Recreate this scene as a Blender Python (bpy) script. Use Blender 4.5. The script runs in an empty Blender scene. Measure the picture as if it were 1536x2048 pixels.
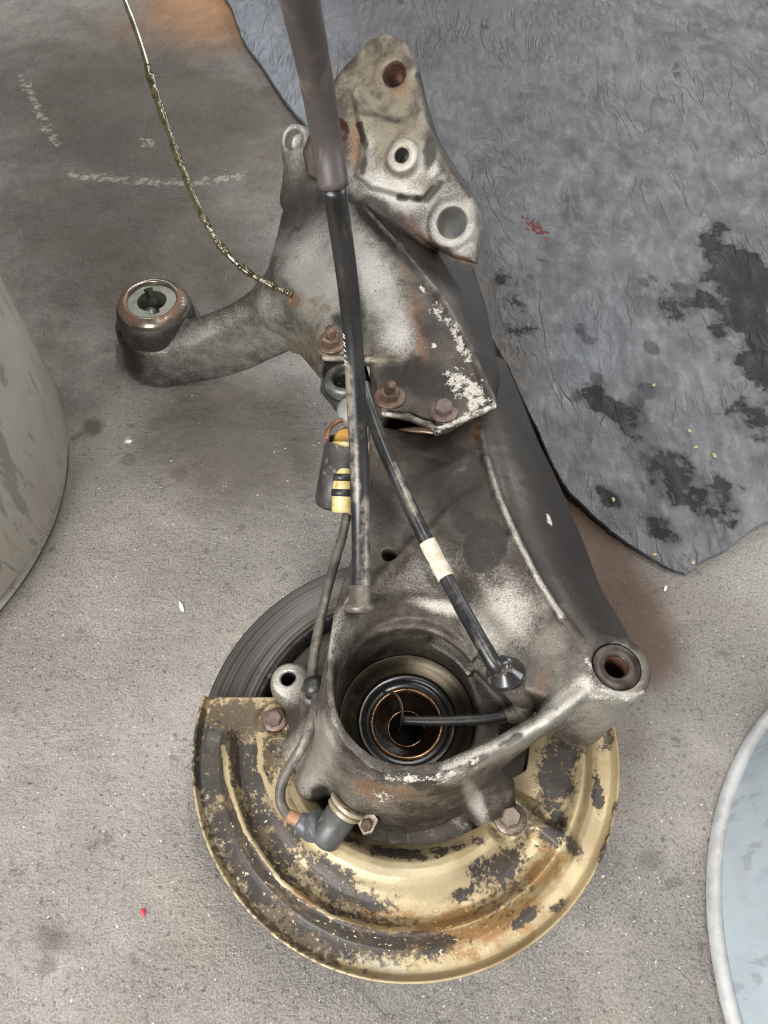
import bpy, bmesh, math, random
import numpy as np
from mathutils import Vector
random.seed(4); rng = np.random.default_rng(7)
SC = bpy.context.scene; COL = SC.collection

# ------------------------------------------------------------------ camera, world, lights
CAM_H, TILT, FPX = 650.0, math.radians(33), 1547.0          # mm above the floor, tilt from straight down, focal length in photo px
cd = bpy.data.cameras.new('camera'); cam = bpy.data.objects.new('camera', cd); COL.objects.link(cam)
cd.sensor_fit = 'VERTICAL'; cd.sensor_height = 36; cd.lens = 36 * FPX / 2048; cd.clip_start = .02; cd.clip_end = 100
cam.location = (0, 0, CAM_H / 1000); cam.rotation_euler = (TILT, 0, 0); SC.camera = cam

w = bpy.data.worlds.new('World'); SC.world = w; w.use_nodes = True
bg = w.node_tree.nodes['Background']; bg.inputs[0].default_value = (.95, .97, 1, 1); bg.inputs[1].default_value = .17

def area(name, loc, target, sx, sy, power, col):
    l = bpy.data.lights.new(name, 'AREA'); l.shape = 'RECTANGLE'; l.size = sx; l.size_y = sy; l.energy = power; l.color = col
    o = bpy.data.objects.new(name, l); COL.objects.link(o); o.location = loc
    o.rotation_euler = (Vector(target) - Vector(loc)).to_track_quat('-Z', 'Y').to_euler(); return o
area('door_daylight', (-.75, -.85, 1.05), (.15, .15, .05), 1.1, .6, 54, (.99, .99, .99))
area('side_window', (1.9, .15, .95), (-.2, .35, .1), .8, .8, 26, (.96, .98, 1))
area('far_window', (1.6, 2.8, 1.25), (.45, .9, 0), 1.6, .9, 34, (.93, .97, 1))
area('ceiling_tube', (.35, .25, 2.0), (.1, .2, 0), 1.2, .08, 20, (1, .98, .95))
area('far_highlight_lamp', (-.1, 2.1, 2.0), (0, .5, .1), 1.5, .25, 24, (.98, .99, 1))  # added lamp, placed for highlights on upward-facing metal

SC.view_settings.view_transform = 'Standard'; SC.view_settings.look = 'None'
SC.view_settings.exposure = 0; SC.view_settings.gamma = 1
SC.cycles.use_denoising = True; SC.cycles.filter_width = 1.1; SC.cycles.max_bounces = 4; SC.cycles.diffuse_bounces = 3; SC.cycles.glossy_bounces = 2; SC.cycles.use_adaptive_sampling = True; SC.cycles.adaptive_threshold = .025

# ------------------------------------------------------------------ measuring: photo pixel + height (mm) -> place
ST, CT = math.sin(TILT), math.cos(TILT)
def ray(u, v):
    a, b = (u - 768) / FPX, (1024 - v) / FPX
    return np.array([a, ST + b * CT, -CT + b * ST])
def P(u, v, z):
    d = ray(u, v); return np.array([0, 0, CAM_H]) + d * ((z - CAM_H) / d[2])
def PL(pts): return [P(*p) for p in pts]
def onplane(u, v, A, n):
    d = ray(u, v); o = np.array([0, 0, CAM_H]); return o + d * (np.dot(A - o, n) / np.dot(d, n))
def pix(V):
    V = np.asarray(V, float); y, z = V[:, 1], V[:, 2] - CAM_H
    dep = y * ST - z * CT; up = y * CT + z * ST
    return 768 + FPX * V[:, 0] / dep, 1024 - FPX * up / dep

# ------------------------------------------------------------------ shader helper
def srgb(r, g, b):
    f = lambda c: (c / 255 / 12.92) if c / 255 <= .04045 else ((c / 255 + .055) / 1.055) ** 2.4
    return (f(r), f(g), f(b), 1)
class NT:
    def __init__(s, name):
        s.m = bpy.data.materials.new(name); s.m.use_nodes = True; s.t = s.m.node_tree; s.N = s.t.nodes; s.L = s.t.links
        s.b = s.N['Principled BSDF']; s.tc = s.N.new('ShaderNodeTexCoord').outputs['Object']
    def put(s, inp, val):
        if isinstance(val, bpy.types.NodeSocket): s.L.new(val, inp)
        else: inp.default_value = val
    def noise(s, scale, detail=4, rough=.55, dist=0, vec=None, col=False):
        n = s.N.new('ShaderNodeTexNoise'); n.inputs['Scale'].default_value = scale; n.inputs['Detail'].default_value = detail
        n.inputs['Roughness'].default_value = rough; n.inputs['Distortion'].default_value = dist
        s.L.new(vec or s.tc, n.inputs['Vector']); return n.outputs['Color' if col else 'Fac']
    def voro(s, scale, vec=None, feature='F1', out='Distance', rnd=1):
        n = s.N.new('ShaderNodeTexVoronoi'); n.feature = feature; n.inputs['Scale'].default_value = scale; n.inputs['Randomness'].default_value = rnd
        s.L.new(vec or s.tc, n.inputs['Vector']); return n.outputs[out]
    def mapping(s, scale=(1, 1, 1), rot=(0, 0, 0), loc=(0, 0, 0)):
        n = s.N.new('ShaderNodeMapping'); s.L.new(s.tc, n.inputs[0]); n.inputs['Scale'].default_value = scale; n.inputs['Rotation'].default_value = rot
        n.inputs['Location'].default_value = loc; return n.outputs[0]
    def math(s, op, a, b=0, c=0):
        n = s.N.new('ShaderNodeMath'); n.operation = op; s.put(n.inputs[0], a); s.put(n.inputs[1], b); s.put(n.inputs[2], c); return n.outputs[0]
    def ss(s, x, lo, hi):
        n = s.N.new('ShaderNodeMapRange'); n.interpolation_type = 'SMOOTHSTEP'; s.put(n.inputs[0], x); n.inputs[1].default_value = lo; n.inputs[2].default_value = hi; return n.outputs[0]
    def lin(s, x, lo, hi, a, b):
        n = s.N.new('ShaderNodeMapRange'); s.put(n.inputs[0], x); n.inputs[1].default_value = lo; n.inputs[2].default_value = hi
        n.inputs[3].default_value = a; n.inputs[4].default_value = b; return n.outputs[0]
    def mix(s, f, a, b):
        n = s.N.new('ShaderNodeMix'); n.data_type = 'RGBA'; s.put(n.inputs[0], f); s.put(n.inputs[6], a); s.put(n.inputs[7], b); return n.outputs[2]
    def mixf(s, f, a, b):
        n = s.N.new('ShaderNodeMix'); s.put(n.inputs[0], f); s.put(n.inputs[2], a); s.put(n.inputs[3], b); return n.outputs[0]
    def attr(s, name):
        n = s.N.new('ShaderNodeAttribute'); n.attribute_name = name; return n.outputs['Fac']
    def mask(s, name, nz, amt=.8, lo=.42, hi=.58):              # attribute broken up by noise into a ragged edge
        a = s.attr(name); return s.math('MULTIPLY', s.ss(s.math('ADD', a, s.math('MULTIPLY', s.math('SUBTRACT', nz, .5), amt * 2.3)), lo, hi), s.ss(a, .02, .2))
    def bump(s, h, strength=.3, dist=.001, nrm=None):
        n = s.N.new('ShaderNodeBump'); n.inputs['Strength'].default_value = strength; n.inputs['Distance'].default_value = dist
        s.put(n.inputs['Height'], h)
        if nrm: s.L.new(nrm, n.inputs['Normal'])
        return n.outputs[0]
    def done(s, col, rough=.5, metal=0, nrm=None, spec=None, coat=None):
        s.put(s.b.inputs['Base Color'], col); s.put(s.b.inputs['Roughness'], rough); s.put(s.b.inputs['Metallic'], metal)
        if nrm: s.L.new(nrm, s.b.inputs['Normal'])
        if spec is not None: s.put(s.b.inputs['Specular IOR Level'], spec)
        if coat is not None: s.put(s.b.inputs['Coat Weight'], coat); s.b.inputs['Coat Roughness'].default_value = .15
        return s.m

def m_casting(name, mid, lite, brown, goldc=(146, 134, 106)):
    s = NT(name)
    big = s.noise(14, 5, .6); med = s.noise(70, 5, .65); fine = s.noise(820, 3, .7); grit = s.noise(1700, 2, .6)
    c = s.mix(s.ss(s.math('ADD', s.math('MULTIPLY', big, .6), s.math('MULTIPLY', med, .5)), .46, .74), srgb(*brown), srgb(*mid))
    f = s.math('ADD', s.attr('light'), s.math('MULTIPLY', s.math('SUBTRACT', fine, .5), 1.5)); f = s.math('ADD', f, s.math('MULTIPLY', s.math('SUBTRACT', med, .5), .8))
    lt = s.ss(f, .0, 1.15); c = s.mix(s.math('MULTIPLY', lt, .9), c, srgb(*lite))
    c = s.mix(s.math('MULTIPLY', s.mask('gold', med, .9, .2, .9), .42), c, srgb(*goldc))
    c = s.mix(s.math('MULTIPLY', s.mask('rust', med, .9, .15, 1.0), .8), c, s.mix(fine, srgb(92, 62, 44), srgb(146, 110, 80)))
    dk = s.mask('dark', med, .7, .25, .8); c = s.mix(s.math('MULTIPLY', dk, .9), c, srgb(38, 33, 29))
    dark_patch = s.mask('dark_patch', s.noise(30, 3, .5), .35, .44, .54); c = s.mix(s.math('MULTIPLY', dark_patch, .72), c, srgb(36, 34, 33))
    gp = s.N.new('ShaderNodeNewGeometry').outputs['Pointiness']; ew = s.ss(s.math('ADD', gp, s.math('MULTIPLY', s.math('SUBTRACT', med, .5), .10)), .525, .60); c = s.mix(s.math('MULTIPLY', ew, .6), c, srgb(184, 176, 162))
    speck = s.ss(fine, .66, .74); c = s.mix(s.math('MULTIPLY', speck, .35), c, srgb(176, 165, 145))
    dots = s.ss(s.noise(330, 3, .6), .64, .70); c = s.mix(s.math('MULTIPLY', dots, .6), c, srgb(38, 33, 29))
    pm = s.mask('paint', s.noise(170, 6, .78), 1.5, .44, .60); c = s.mix(s.math('MULTIPLY', pm, .92), c, s.mix(s.ss(fine, .35, .65), srgb(160, 153, 140), srgb(204, 199, 188)))
    r = s.mixf(dk, s.lin(med, .3, .7, .34, .56), .30); r = s.mixf(s.math('MULTIPLY', lt, .8), r, .30); r = s.mixf(pm, r, .7); r = s.mixf(dark_patch, r, .30)
    h = s.math('ADD', s.math('MULTIPLY', fine, .8), s.math('MULTIPLY', grit, .4)); h = s.math('ADD', h, s.math('MULTIPLY', med, 1.6)); h = s.math('ADD', h, s.math('MULTIPLY', pm, .7))
    return s.done(c, r, s.mixf(pm, s.mixf(lt, .45, .68), 0), s.bump(h, .6, .0012))

def m_simple(name, c1, c2, rough=.5, metal=0, scale=60, bs=.25, bd=.0006, c3=None, stretch=None, spec=None, coat=None, rv=.12):
    s = NT(name); v = s.mapping(stretch) if stretch else None
    n = s.noise(scale, 5, .62, vec=v); f = s.noise(scale * 9, 3, .6, vec=v)
    c = s.mix(s.ss(n, .35, .65), srgb(*c1), srgb(*c2))
    if c3: c = s.mix(s.ss(s.noise(scale * 2.3, 4, .7, vec=v), .56, .66), c, srgb(*c3))
    c = s.mix(s.math('MULTIPLY', s.mask('dust', s.noise(scale * 3, 3, .7), .9, .2, .9), .8), c, srgb(132, 123, 111))
    rs = s.math('MULTIPLY', s.mask('rust', f, .9, .25, .8), .85); c = s.mix(rs, c, srgb(104, 66, 44))
    r = s.math('ADD', rough - rv / 2, s.math('MULTIPLY', n, rv))
    h = s.math('ADD', n, s.math('MULTIPLY', f, .5))
    return s.done(c, s.mixf(rs, r, .6), s.mixf(rs, metal, metal * .2), s.bump(h, bs, bd), spec, coat)

# ------------------------------------------------------------------ object helpers (vertices in mm, world place)
class Root: pass
def tag(o, label, cat, group=None, kind=None):
    if label: o['label'] = label
    if cat: o['category'] = cat
    if group: o['group'] = group
    if kind: o['kind'] = kind
    return o
def empty(name, loc_mm):
    o = bpy.data.objects.new(name, None); o.empty_display_size = .02; COL.objects.link(o); o.location = [c / 1000 for c in loc_mm]; return o
def wloc(o):
    p = Vector((0, 0, 0))
    while o: p += o.location; o = o.parent
    return np.array(p) * 1000
def mk(name, V, F, mat, parent=None, origin=None, smooth=True, attrs=None, auto=None):
    V = np.asarray(V, float)
    if origin is None: origin = wloc(parent) if parent else (V.min(0) + V.max(0)) / 2 * np.array([1, 1, 0]) + np.array([0, 0, V[:, 2].min()])
    origin = np.asarray(origin, float)
    me = bpy.data.meshes.new(name); me.from_pydata(((V - origin) / 1000).tolist(), [], F if isinstance(F, list) else F.tolist()); me.update()
    bm = bmesh.new(); bm.from_mesh(me); bmesh.ops.recalc_face_normals(bm, faces=bm.faces); bm.to_mesh(me); bm.free()
    if smooth:
        me.polygons.foreach_set('use_smooth', np.ones(len(me.polygons), bool))
        if auto: me.set_sharp_from_angle(angle=math.radians(auto))
    for k, val in (attrs or {}).items():
        a = me.attributes.new(k, 'FLOAT', 'POINT'); a.data.foreach_set('value', np.asarray(val, np.float32))
    me.materials.append(mat)
    o = bpy.data.objects.new(name, me); COL.objects.link(o)
    if parent: o.parent = parent; o.location = (origin - wloc(parent)) / 1000
    else: o.location = origin / 1000
    return o
def blobs(V, items):                                     # worn: ellipses (u,v,ru,rv,deg,strength) or strokes ([(u,v)..],width,strength)
    U, W = pix(V); out = np.zeros(len(V))
    for it in items:
        if isinstance(it[0], list):
            pts, wd, st = it; d = np.full(len(V), 1e9)
            for (x0, y0), (x1, y1) in zip(pts, pts[1:]):
                dx, dy = x1 - x0, y1 - y0; t = np.clip(((U - x0) * dx + (W - y0) * dy) / (dx * dx + dy * dy), 0, 1)
                d = np.minimum(d, np.hypot(U - x0 - t * dx, W - y0 - t * dy))
            d = d / wd
        else:
            u, v, ru, rv, an, st = it; c, s_ = math.cos(math.radians(an)), math.sin(math.radians(an))
            x, y = (U - u) * c + (W - v) * s_, -(U - u) * s_ + (W - v) * c; d = np.hypot(x / ru, y / rv)
        out = np.maximum(out, st * np.clip((1.35 - d) / 1.0, 0, 1))
    return out
def frame(n, hint=(0, 1, 0)):
    n = np.asarray(n, float); n /= np.linalg.norm(n); h = np.asarray(hint, float)
    if abs(n @ h) > .95: h = np.array([1., 0, 0])
    a = np.cross(h, n); a /= np.linalg.norm(a); return a, np.cross(n, a), n
def lathe(prof, c, axis=(0, 0, 1), seg=48, a0=0, a1=2 * math.pi, wob=0):   # profile of (r, h)
    a, b, n = frame(axis); c = np.asarray(c, float); full = abs(a1 - a0 - 2 * math.pi) < 1e-6
    m = seg if full else seg + 1; V = []; F = []
    for i in range(m):
        t = a0 + (a1 - a0) * i / seg; e = a * math.cos(t) + b * math.sin(t); k = 1 + (wob * math.sin(3 * t + 1) + wob * .6 * math.sin(7 * t))
        for r, h in prof: V.append(c + e * r * k + n * h)
    L = len(prof)
    for i in range(seg):
        j = (i + 1) % m
        for q in range(L - 1): F.append((i * L + q, j * L + q, j * L + q + 1, i * L + q + 1))
    if full and prof[0][0] > 1e-6 and prof[0] != prof[-1]:
        pass
    return V, F
def catmull(pts, n=8):
    p = [np.asarray(q, float) for q in pts]; p = [2 * p[0] - p[1]] + p + [2 * p[-1] - p[-2]]; out = []
    for i in range(1, len(p) - 2):
        for k in range(n):
            t = k / n; a, b, c, d = p[i - 1], p[i], p[i + 1], p[i + 2]
            out.append(.5 * (2 * b + (c - a) * t + (2 * a - 5 * b + 4 * c - d) * t * t + (3 * b - a - 3 * c + d) * t ** 3))
    out.append(p[-2]); return np.array(out)
def tube(pts, r, seg=16, n=8, jit=0, caps=True, smooth=True):
    C = catmull(pts, n) if smooth else np.array(pts, float); m = len(C)
    R = np.full(m, r, float) if np.isscalar(r) else np.interp(np.linspace(0, 1, m), np.linspace(0, 1, len(r)), r)
    T = np.gradient(C, axis=0); T /= np.linalg.norm(T, axis=1)[:, None]
    a, b, _ = frame(T[0], (1, 0, 0)); V = []; F = []
    for i in range(m):
        a = a - T[i] * (a @ T[i]); a /= np.linalg.norm(a); b = np.cross(T[i], a)
        for k in range(seg):
            t = 2 * math.pi * k / seg; rr = R[i] * (1 + jit * rng.normal()); V.append(C[i] + (a * math.cos(t) + b * math.sin(t)) * rr)
    for i in range(m - 1):
        for k in range(seg):
            l = (k + 1) % seg; F.append((i * seg + k, i * seg + l, (i + 1) * seg + l, (i + 1) * seg + k))
    if caps: F.append(tuple(range(seg))[::-1]); F.append(tuple((m - 1) * seg + k for k in range(seg)))
    return V, F
def join(*parts):
    V = []; F = []
    for v, f in parts: o = len(V); V += list(v); F += [tuple(i + o for i in q) for q in f]
    return V, F

# ------------------------------------------------------------------ cast shapes: signed distance grid + surface nets
def smin(a, b, k):
    if k <= 0: return np.minimum(a, b)
    h = np.clip(.5 + .5 * (b - a) / k, 0, 1); return b + (a - b) * h - k * h * (1 - h)
def smax(a, b, k): return -smin(-a, -b, k)
def poly2(X, Y, pts):
    pts = np.asarray(pts, np.float32)[:, :2]; n = len(pts); d = np.full(np.broadcast(X, Y).shape, 1e12, np.float32); sgn = np.ones_like(d)
    for i in range(n):
        a, b = pts[i], pts[i - 1]; ex, ey = b - a; wx, wy = X - a[0], Y - a[1]
        t = np.clip((wx * ex + wy * ey) / (ex * ex + ey * ey + 1e-9), 0, 1); d = np.minimum(d, (wx - ex * t) ** 2 + (wy - ey * t) ** 2)
        c1 = Y >= a[1]; c2 = Y < b[1]; c3 = ex * wy > ey * wx
        sgn = np.where((c1 & c2 & c3) | (~c1 & ~c2 & ~c3), -sgn, sgn)
    return sgn * np.sqrt(d)
def tps(X, Y, pts):
    p = np.asarray(pts, float); n = len(p); ph = lambda r2: .5 * r2 * np.log(r2 + 1e-6)
    x, y = p[:, 0] / 100, p[:, 1] / 100; K = ph((x[:, None] - x) ** 2 + (y[:, None] - y) ** 2) + np.eye(n) * .02
    A = np.zeros((n + 3, n + 3)); A[:n, :n] = K; A[:n, n] = 1; A[:n, n + 1] = x; A[:n, n + 2] = y; A[n:, :n] = A[:n, n:].T
    s = np.linalg.solve(A, np.concatenate([p[:, 2], [0, 0, 0]])); out = s[n] + s[n + 1] * X / 100 + s[n + 2] * Y / 100
    for i in range(n): out = out + s[i] * ph((X / 100 - x[i]) ** 2 + (Y / 100 - y[i]) ** 2)
    return np.clip(out, p[:, 2].min() - 6, p[:, 2].max() + 6).astype(np.float32)
class Field:
    def __init__(s, lo, hi, h):
        s.lo = np.array(lo, float); s.h = h; s.n = np.ceil((np.array(hi) - s.lo) / h).astype(int) + 1
        s.ax = [(s.lo[i] + h * np.arange(s.n[i])).astype(np.float32) for i in range(3)]; s.v = np.full(s.n, 40, np.float32)
    def op(s, f, lo, hi, mode='u', k=4):
        pad = k + 2 * s.h; sl = []
        for i in range(3):
            a = max(0, int((lo[i] - pad - s.lo[i]) / s.h)); b = min(s.n[i], int((hi[i] + pad - s.lo[i]) / s.h) + 2)
            if b <= a: return
            sl.append(slice(a, b))
        X, Y, Z = s.ax[0][sl[0]][:, None, None], s.ax[1][sl[1]][None, :, None], s.ax[2][sl[2]][None, None, :]
        d = f(X, Y, Z); sl = tuple(sl); cur = s.v[sl]
        s.v[sl] = smin(cur, d, k) if mode == 'u' else smax(cur, -d, k)
    def cap(s, a, b, ra, rb=None, mode='u', k=6):
        a, b = np.asarray(a, float), np.asarray(b, float); rb = ra if rb is None else rb; ba = b - a; L2 = ba @ ba + 1e-9
        def f(X, Y, Z):
            t = np.clip(((X - a[0]) * ba[0] + (Y - a[1]) * ba[1] + (Z - a[2]) * ba[2]) / L2, 0, 1)
            return np.sqrt((X - a[0] - ba[0] * t) ** 2 + (Y - a[1] - ba[1] * t) ** 2 + (Z - a[2] - ba[2] * t) ** 2) - (ra + (rb - ra) * t)
        r = max(ra, rb); s.op(f, np.minimum(a, b) - r, np.maximum(a, b) + r, mode, k)
    def path(s, pts, r, mode='u', k=4):
        for a, b in zip(pts, pts[1:]): s.cap(a, b, r, r, mode, k)
    def cyl(s, a, b, ra, rb=None, mode='u', k=3, rnd=1.5):
        a, b = np.asarray(a, float), np.asarray(b, float); rb = ra if rb is None else rb; ba = b - a; L = np.linalg.norm(ba); n = ba / L
        def f(X, Y, Z):
            h = (X - a[0]) * n[0] + (Y - a[1]) * n[1] + (Z - a[2]) * n[2]
            q = np.sqrt(np.maximum((X - a[0]) ** 2 + (Y - a[1]) ** 2 + (Z - a[2]) ** 2 - h * h, 0)) - (ra + (rb - ra) * np.clip(h / L, 0, 1))
            return smax(q, np.abs(h - L / 2) - L / 2, rnd * 2)
        r = max(ra, rb); s.op(f, np.minimum(a, b) - r, np.maximum(a, b) + r, mode, k)
    def prism(s, poly, top, bot, rnd=5, mode='u', k=5, draft=0):      # top/bot: number or control points (x,y,z)
        poly = np.asarray(poly); zt = top if np.isscalar(top) else max(p[2] for p in top) + 6; zb = bot if np.isscalar(bot) else min(p[2] for p in bot) - 6
        def f(X, Y, Z):
            X2, Y2 = X[:, :, 0], Y[:, :, 0]; d2 = poly2(X2, Y2, poly)[:, :, None]
            t = top if np.isscalar(top) else tps(X2, Y2, top)[:, :, None]; b = bot if np.isscalar(bot) else tps(X2, Y2, bot)[:, :, None]
            return smax(smax(d2 - draft * (t - Z), Z - t, rnd * 2), b - Z, rnd)
        s.op(f, [poly[:, 0].min() - 10, poly[:, 1].min() - 10, zb], [poly[:, 0].max() + 10, poly[:, 1].max() + 10, zt], mode, k)
    def slab(s, pts, A, n, h0, h1, rnd=2, mode='u', k=4):             # polygon (3-D points on a plane) thickened from h0 to h1 along n
        a, b, n = frame(n); A = np.asarray(A); q = [((p - A) @ a, (p - A) @ b) for p in pts]
        def f(X, Y, Z):
            x = (X - A[0]) * a[0] + (Y - A[1]) * a[1] + (Z - A[2]) * a[2]; y = (X - A[0]) * b[0] + (Y - A[1]) * b[1] + (Z - A[2]) * b[2]
            h = (X - A[0]) * n[0] + (Y - A[1]) * n[1] + (Z - A[2]) * n[2]
            return smax(poly2(x, y, q), np.abs(h - (h0 + h1) / 2) - (h1 - h0) / 2, rnd * 2)
        c = np.array(pts); e = np.concatenate([c + n * h0, c + n * h1]); s.op(f, e.min(0), e.max(0), mode, k)
    def mesh(s):
        v = s.v; v[0] = v[-1] = 9; v[:, 0] = v[:, -1] = 9; v[:, :, 0] = v[:, :, -1] = 9
        I = v < 0; c = np.zeros(np.array(v.shape) - 1, np.int8)
        sub = lambda a, i, j, k: a[i:a.shape[0] - 1 + i, j:a.shape[1] - 1 + j, k:a.shape[2] - 1 + k]
        for i in (0, 1):
            for j in (0, 1):
                for k in (0, 1): c += sub(I, i, j, k)
        act = (c > 0) & (c < 8); ix = np.argwhere(act); idx = np.full(act.shape, -1, np.int64); idx[act] = np.arange(len(ix))
        pos = np.zeros((len(ix), 3)); cnt = np.zeros(len(ix)); crn = [(i, j, k) for i in (0, 1) for j in (0, 1) for k in (0, 1)]
        val = {q: v[ix[:, 0] + q[0], ix[:, 1] + q[1], ix[:, 2] + q[2]] for q in crn}
        for q in crn:
            for ax in range(3):
                if q[ax] == 0:
                    r = list(q); r[ax] = 1; A, B = val[q], val[tuple(r)]; m = (A < 0) != (B < 0); t = np.where(m, A / np.where(A == B, 1, A - B), 0)
                    e = np.array(q, float)[None] + np.eye(3)[ax][None] * t[:, None]; pos[m] += e[m]; cnt[m] += 1
        V = s.lo + s.h * (ix + pos / cnt[:, None]); F = []
        for ax in range(3):
            A = [slice(None)] * 3; B = [slice(None)] * 3; A[ax] = slice(0, -1); B[ax] = slice(1, None)
            m = np.argwhere(I[tuple(A)] != I[tuple(B)]); o1, o2 = np.eye(3, dtype=int)[(ax + 1) % 3], np.eye(3, dtype=int)[(ax + 2) % 3]
            g = lambda q: idx[q[:, 0], q[:, 1], q[:, 2]]
            qd = np.stack([g(m), g(m - o1), g(m - o1 - o2), g(m - o2)], 1); fl = ~I[tuple(A)][m[:, 0], m[:, 1], m[:, 2]]; qd[fl] = qd[fl][:, ::-1]; F.append(qd)
        return V, np.concatenate(F)

# ================================================================== SETTING: floor
def floor_mat():
    s = NT('concrete')
    big = s.noise(4.2, 6, .68); med = s.noise(17, 6, .65); fine = s.noise(140, 5, .7); grit = s.noise(520, 4, .7)
    c = s.mix(s.ss(big, .35, .68), srgb(99, 95, 92), srgb(142, 136, 131)); c = s.mix(s.math('MULTIPLY', s.ss(med, .45, .62), .55), c, srgb(104, 99, 95))
    c = s.mix(s.math('MULTIPLY', s.ss(s.noise(9, 4, .6, vec=s.mapping(loc=(3, 1, 0))), .5, .7), .35), c, srgb(150, 135, 118))
    c = s.mix(s.math('MULTIPLY', s.ss(grit, .35, .6), .5), c, srgb(172, 164, 154))
    c = s.mix(s.math('MULTIPLY', s.ss(s.noise(230, 4, .65), .56, .68), .75), c, srgb(76, 70, 65))
    c = s.mix(s.ss(s.noise(300, 2, .5), .70, .735), c, srgb(216, 209, 198))
    spots = s.voro(16, vec=None); sm = s.math('MULTIPLY', s.math('SUBTRACT', 1, s.ss(s.math('ADD', spots, s.math('MULTIPLY', s.math('SUBTRACT', fine, .5), .25)), .10, .17)), s.ss(s.noise(5, 2), .52, .6))
    c = s.mix(s.math('MULTIPLY', sm, .45), c, srgb(72, 66, 64)); c = s.mix(s.math('MULTIPLY', s.ss(s.noise(38, 6, .7), .60, .66), .5), c, srgb(78, 73, 69))
    c = s.mix(s.math('MULTIPLY', s.ss(s.math('ADD', s.attr('brown'), s.math('MULTIPLY', s.math('SUBTRACT', med, .5), .7)), .1, .95), .9), c, srgb(88, 68, 54))
    c = s.mix(s.math('MULTIPLY', s.ss(s.math('ADD', s.attr('orange'), s.math('MULTIPLY', s.math('SUBTRACT', med, .5), .6)), .1, .9), .9), c, srgb(168, 126, 90))
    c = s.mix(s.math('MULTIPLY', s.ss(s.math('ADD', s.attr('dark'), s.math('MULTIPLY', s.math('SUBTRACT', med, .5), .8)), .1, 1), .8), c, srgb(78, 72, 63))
    c = s.mix(s.math('MULTIPLY', s.mask('chalk', s.noise(90, 5, .75), 2.6, .4, .95), .42), c, srgb(205, 196, 182))
    h = s.math('ADD', s.math('MULTIPLY', fine, 1.2), s.math('MULTIPLY', grit, .7)); h = s.math('ADD', h, s.math('MULTIPLY', s.noise(48, 4, .6), 1.2))
    h = s.math('MULTIPLY', h, s.lin(s.noise(7, 4, .6), .38, .62, .35, 1.25))
    return s.done(c, s.lin(med, .3, .7, .45, .75), 0, s.bump(h, 1, .0026), .35)
gx = np.concatenate([[-4000, -2000, -1200], np.arange(-760, 800, 5.0), [1200, 2000, 4000]])
gy = np.concatenate([[-4000, -1500, -500], np.arange(-60, 1640, 5.0), [2200, 3500, 6000]])
GX, GY = np.meshgrid(gx, gy, indexing='ij'); V = np.stack([GX.ravel(), GY.ravel(), np.zeros(GX.size)], 1)
ii, jj = np.meshgrid(np.arange(len(gx) - 1), np.arange(len(gy) - 1), indexing='ij'); k0 = (ii * len(gy) + jj).ravel()
F = np.stack([k0, k0 + len(gy), k0 + len(gy) + 1, k0 + 1], 1)
near = (np.abs(V[:, 0]) < 780) & (V[:, 1] > -80) & (V[:, 1] < 1650)
def fl(items): o = np.zeros(len(V)); o[near] = blobs(V[near], items); return o
at = dict(chalk=fl([([(140, 350), (300, 364), (380, 366), (490, 350)], 7, .75), ([(44, 158), (60, 185), (85, 240), (110, 285)], 10, .6), (297, 286, 16, 10, 20, .9), (255, 885, 7, 9, 0, 1.2)]),
          brown=fl([([(1040, 800), (1130, 1000), (1200, 1130), (1290, 1300)], 95, 1.0), (1320, 1230, 130, 150, 40, .3), (240, 560, 90, 110, 0, .5), (1270, 1500, 60, 200, 0, .3), (500, 620, 120, 90, 0, .5)]),  # brown: stain around the arm, with its shade painted in
          orange=fl([(430, 15, 170, 95, -10, 1.0), (300, 60, 120, 60, 0, .5)]),  # orange: patch of warm light painted onto the far floor
          dark=fl([(280, 230, 460, 230, 8, 1.0), (250, 480, 380, 250, 10, .95), (470, 880, 230, 170, 20, 1.05), (120, 700, 110, 260, 0, .6), (185, 855, 22, 20, 0, 1.2), (480, 330, 220, 200, 0, .7), (110, 1880, 70, 40, 10, .6), (1300, 1720, 40, 30, 0, .7)]))  # dark: broad ellipses paint the floor's shade, small ones are spots
floor = mk('floor', V, F, floor_mat(), origin=(0, 0, 0), smooth=False, attrs=at); floor['kind'] = 'structure'

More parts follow.
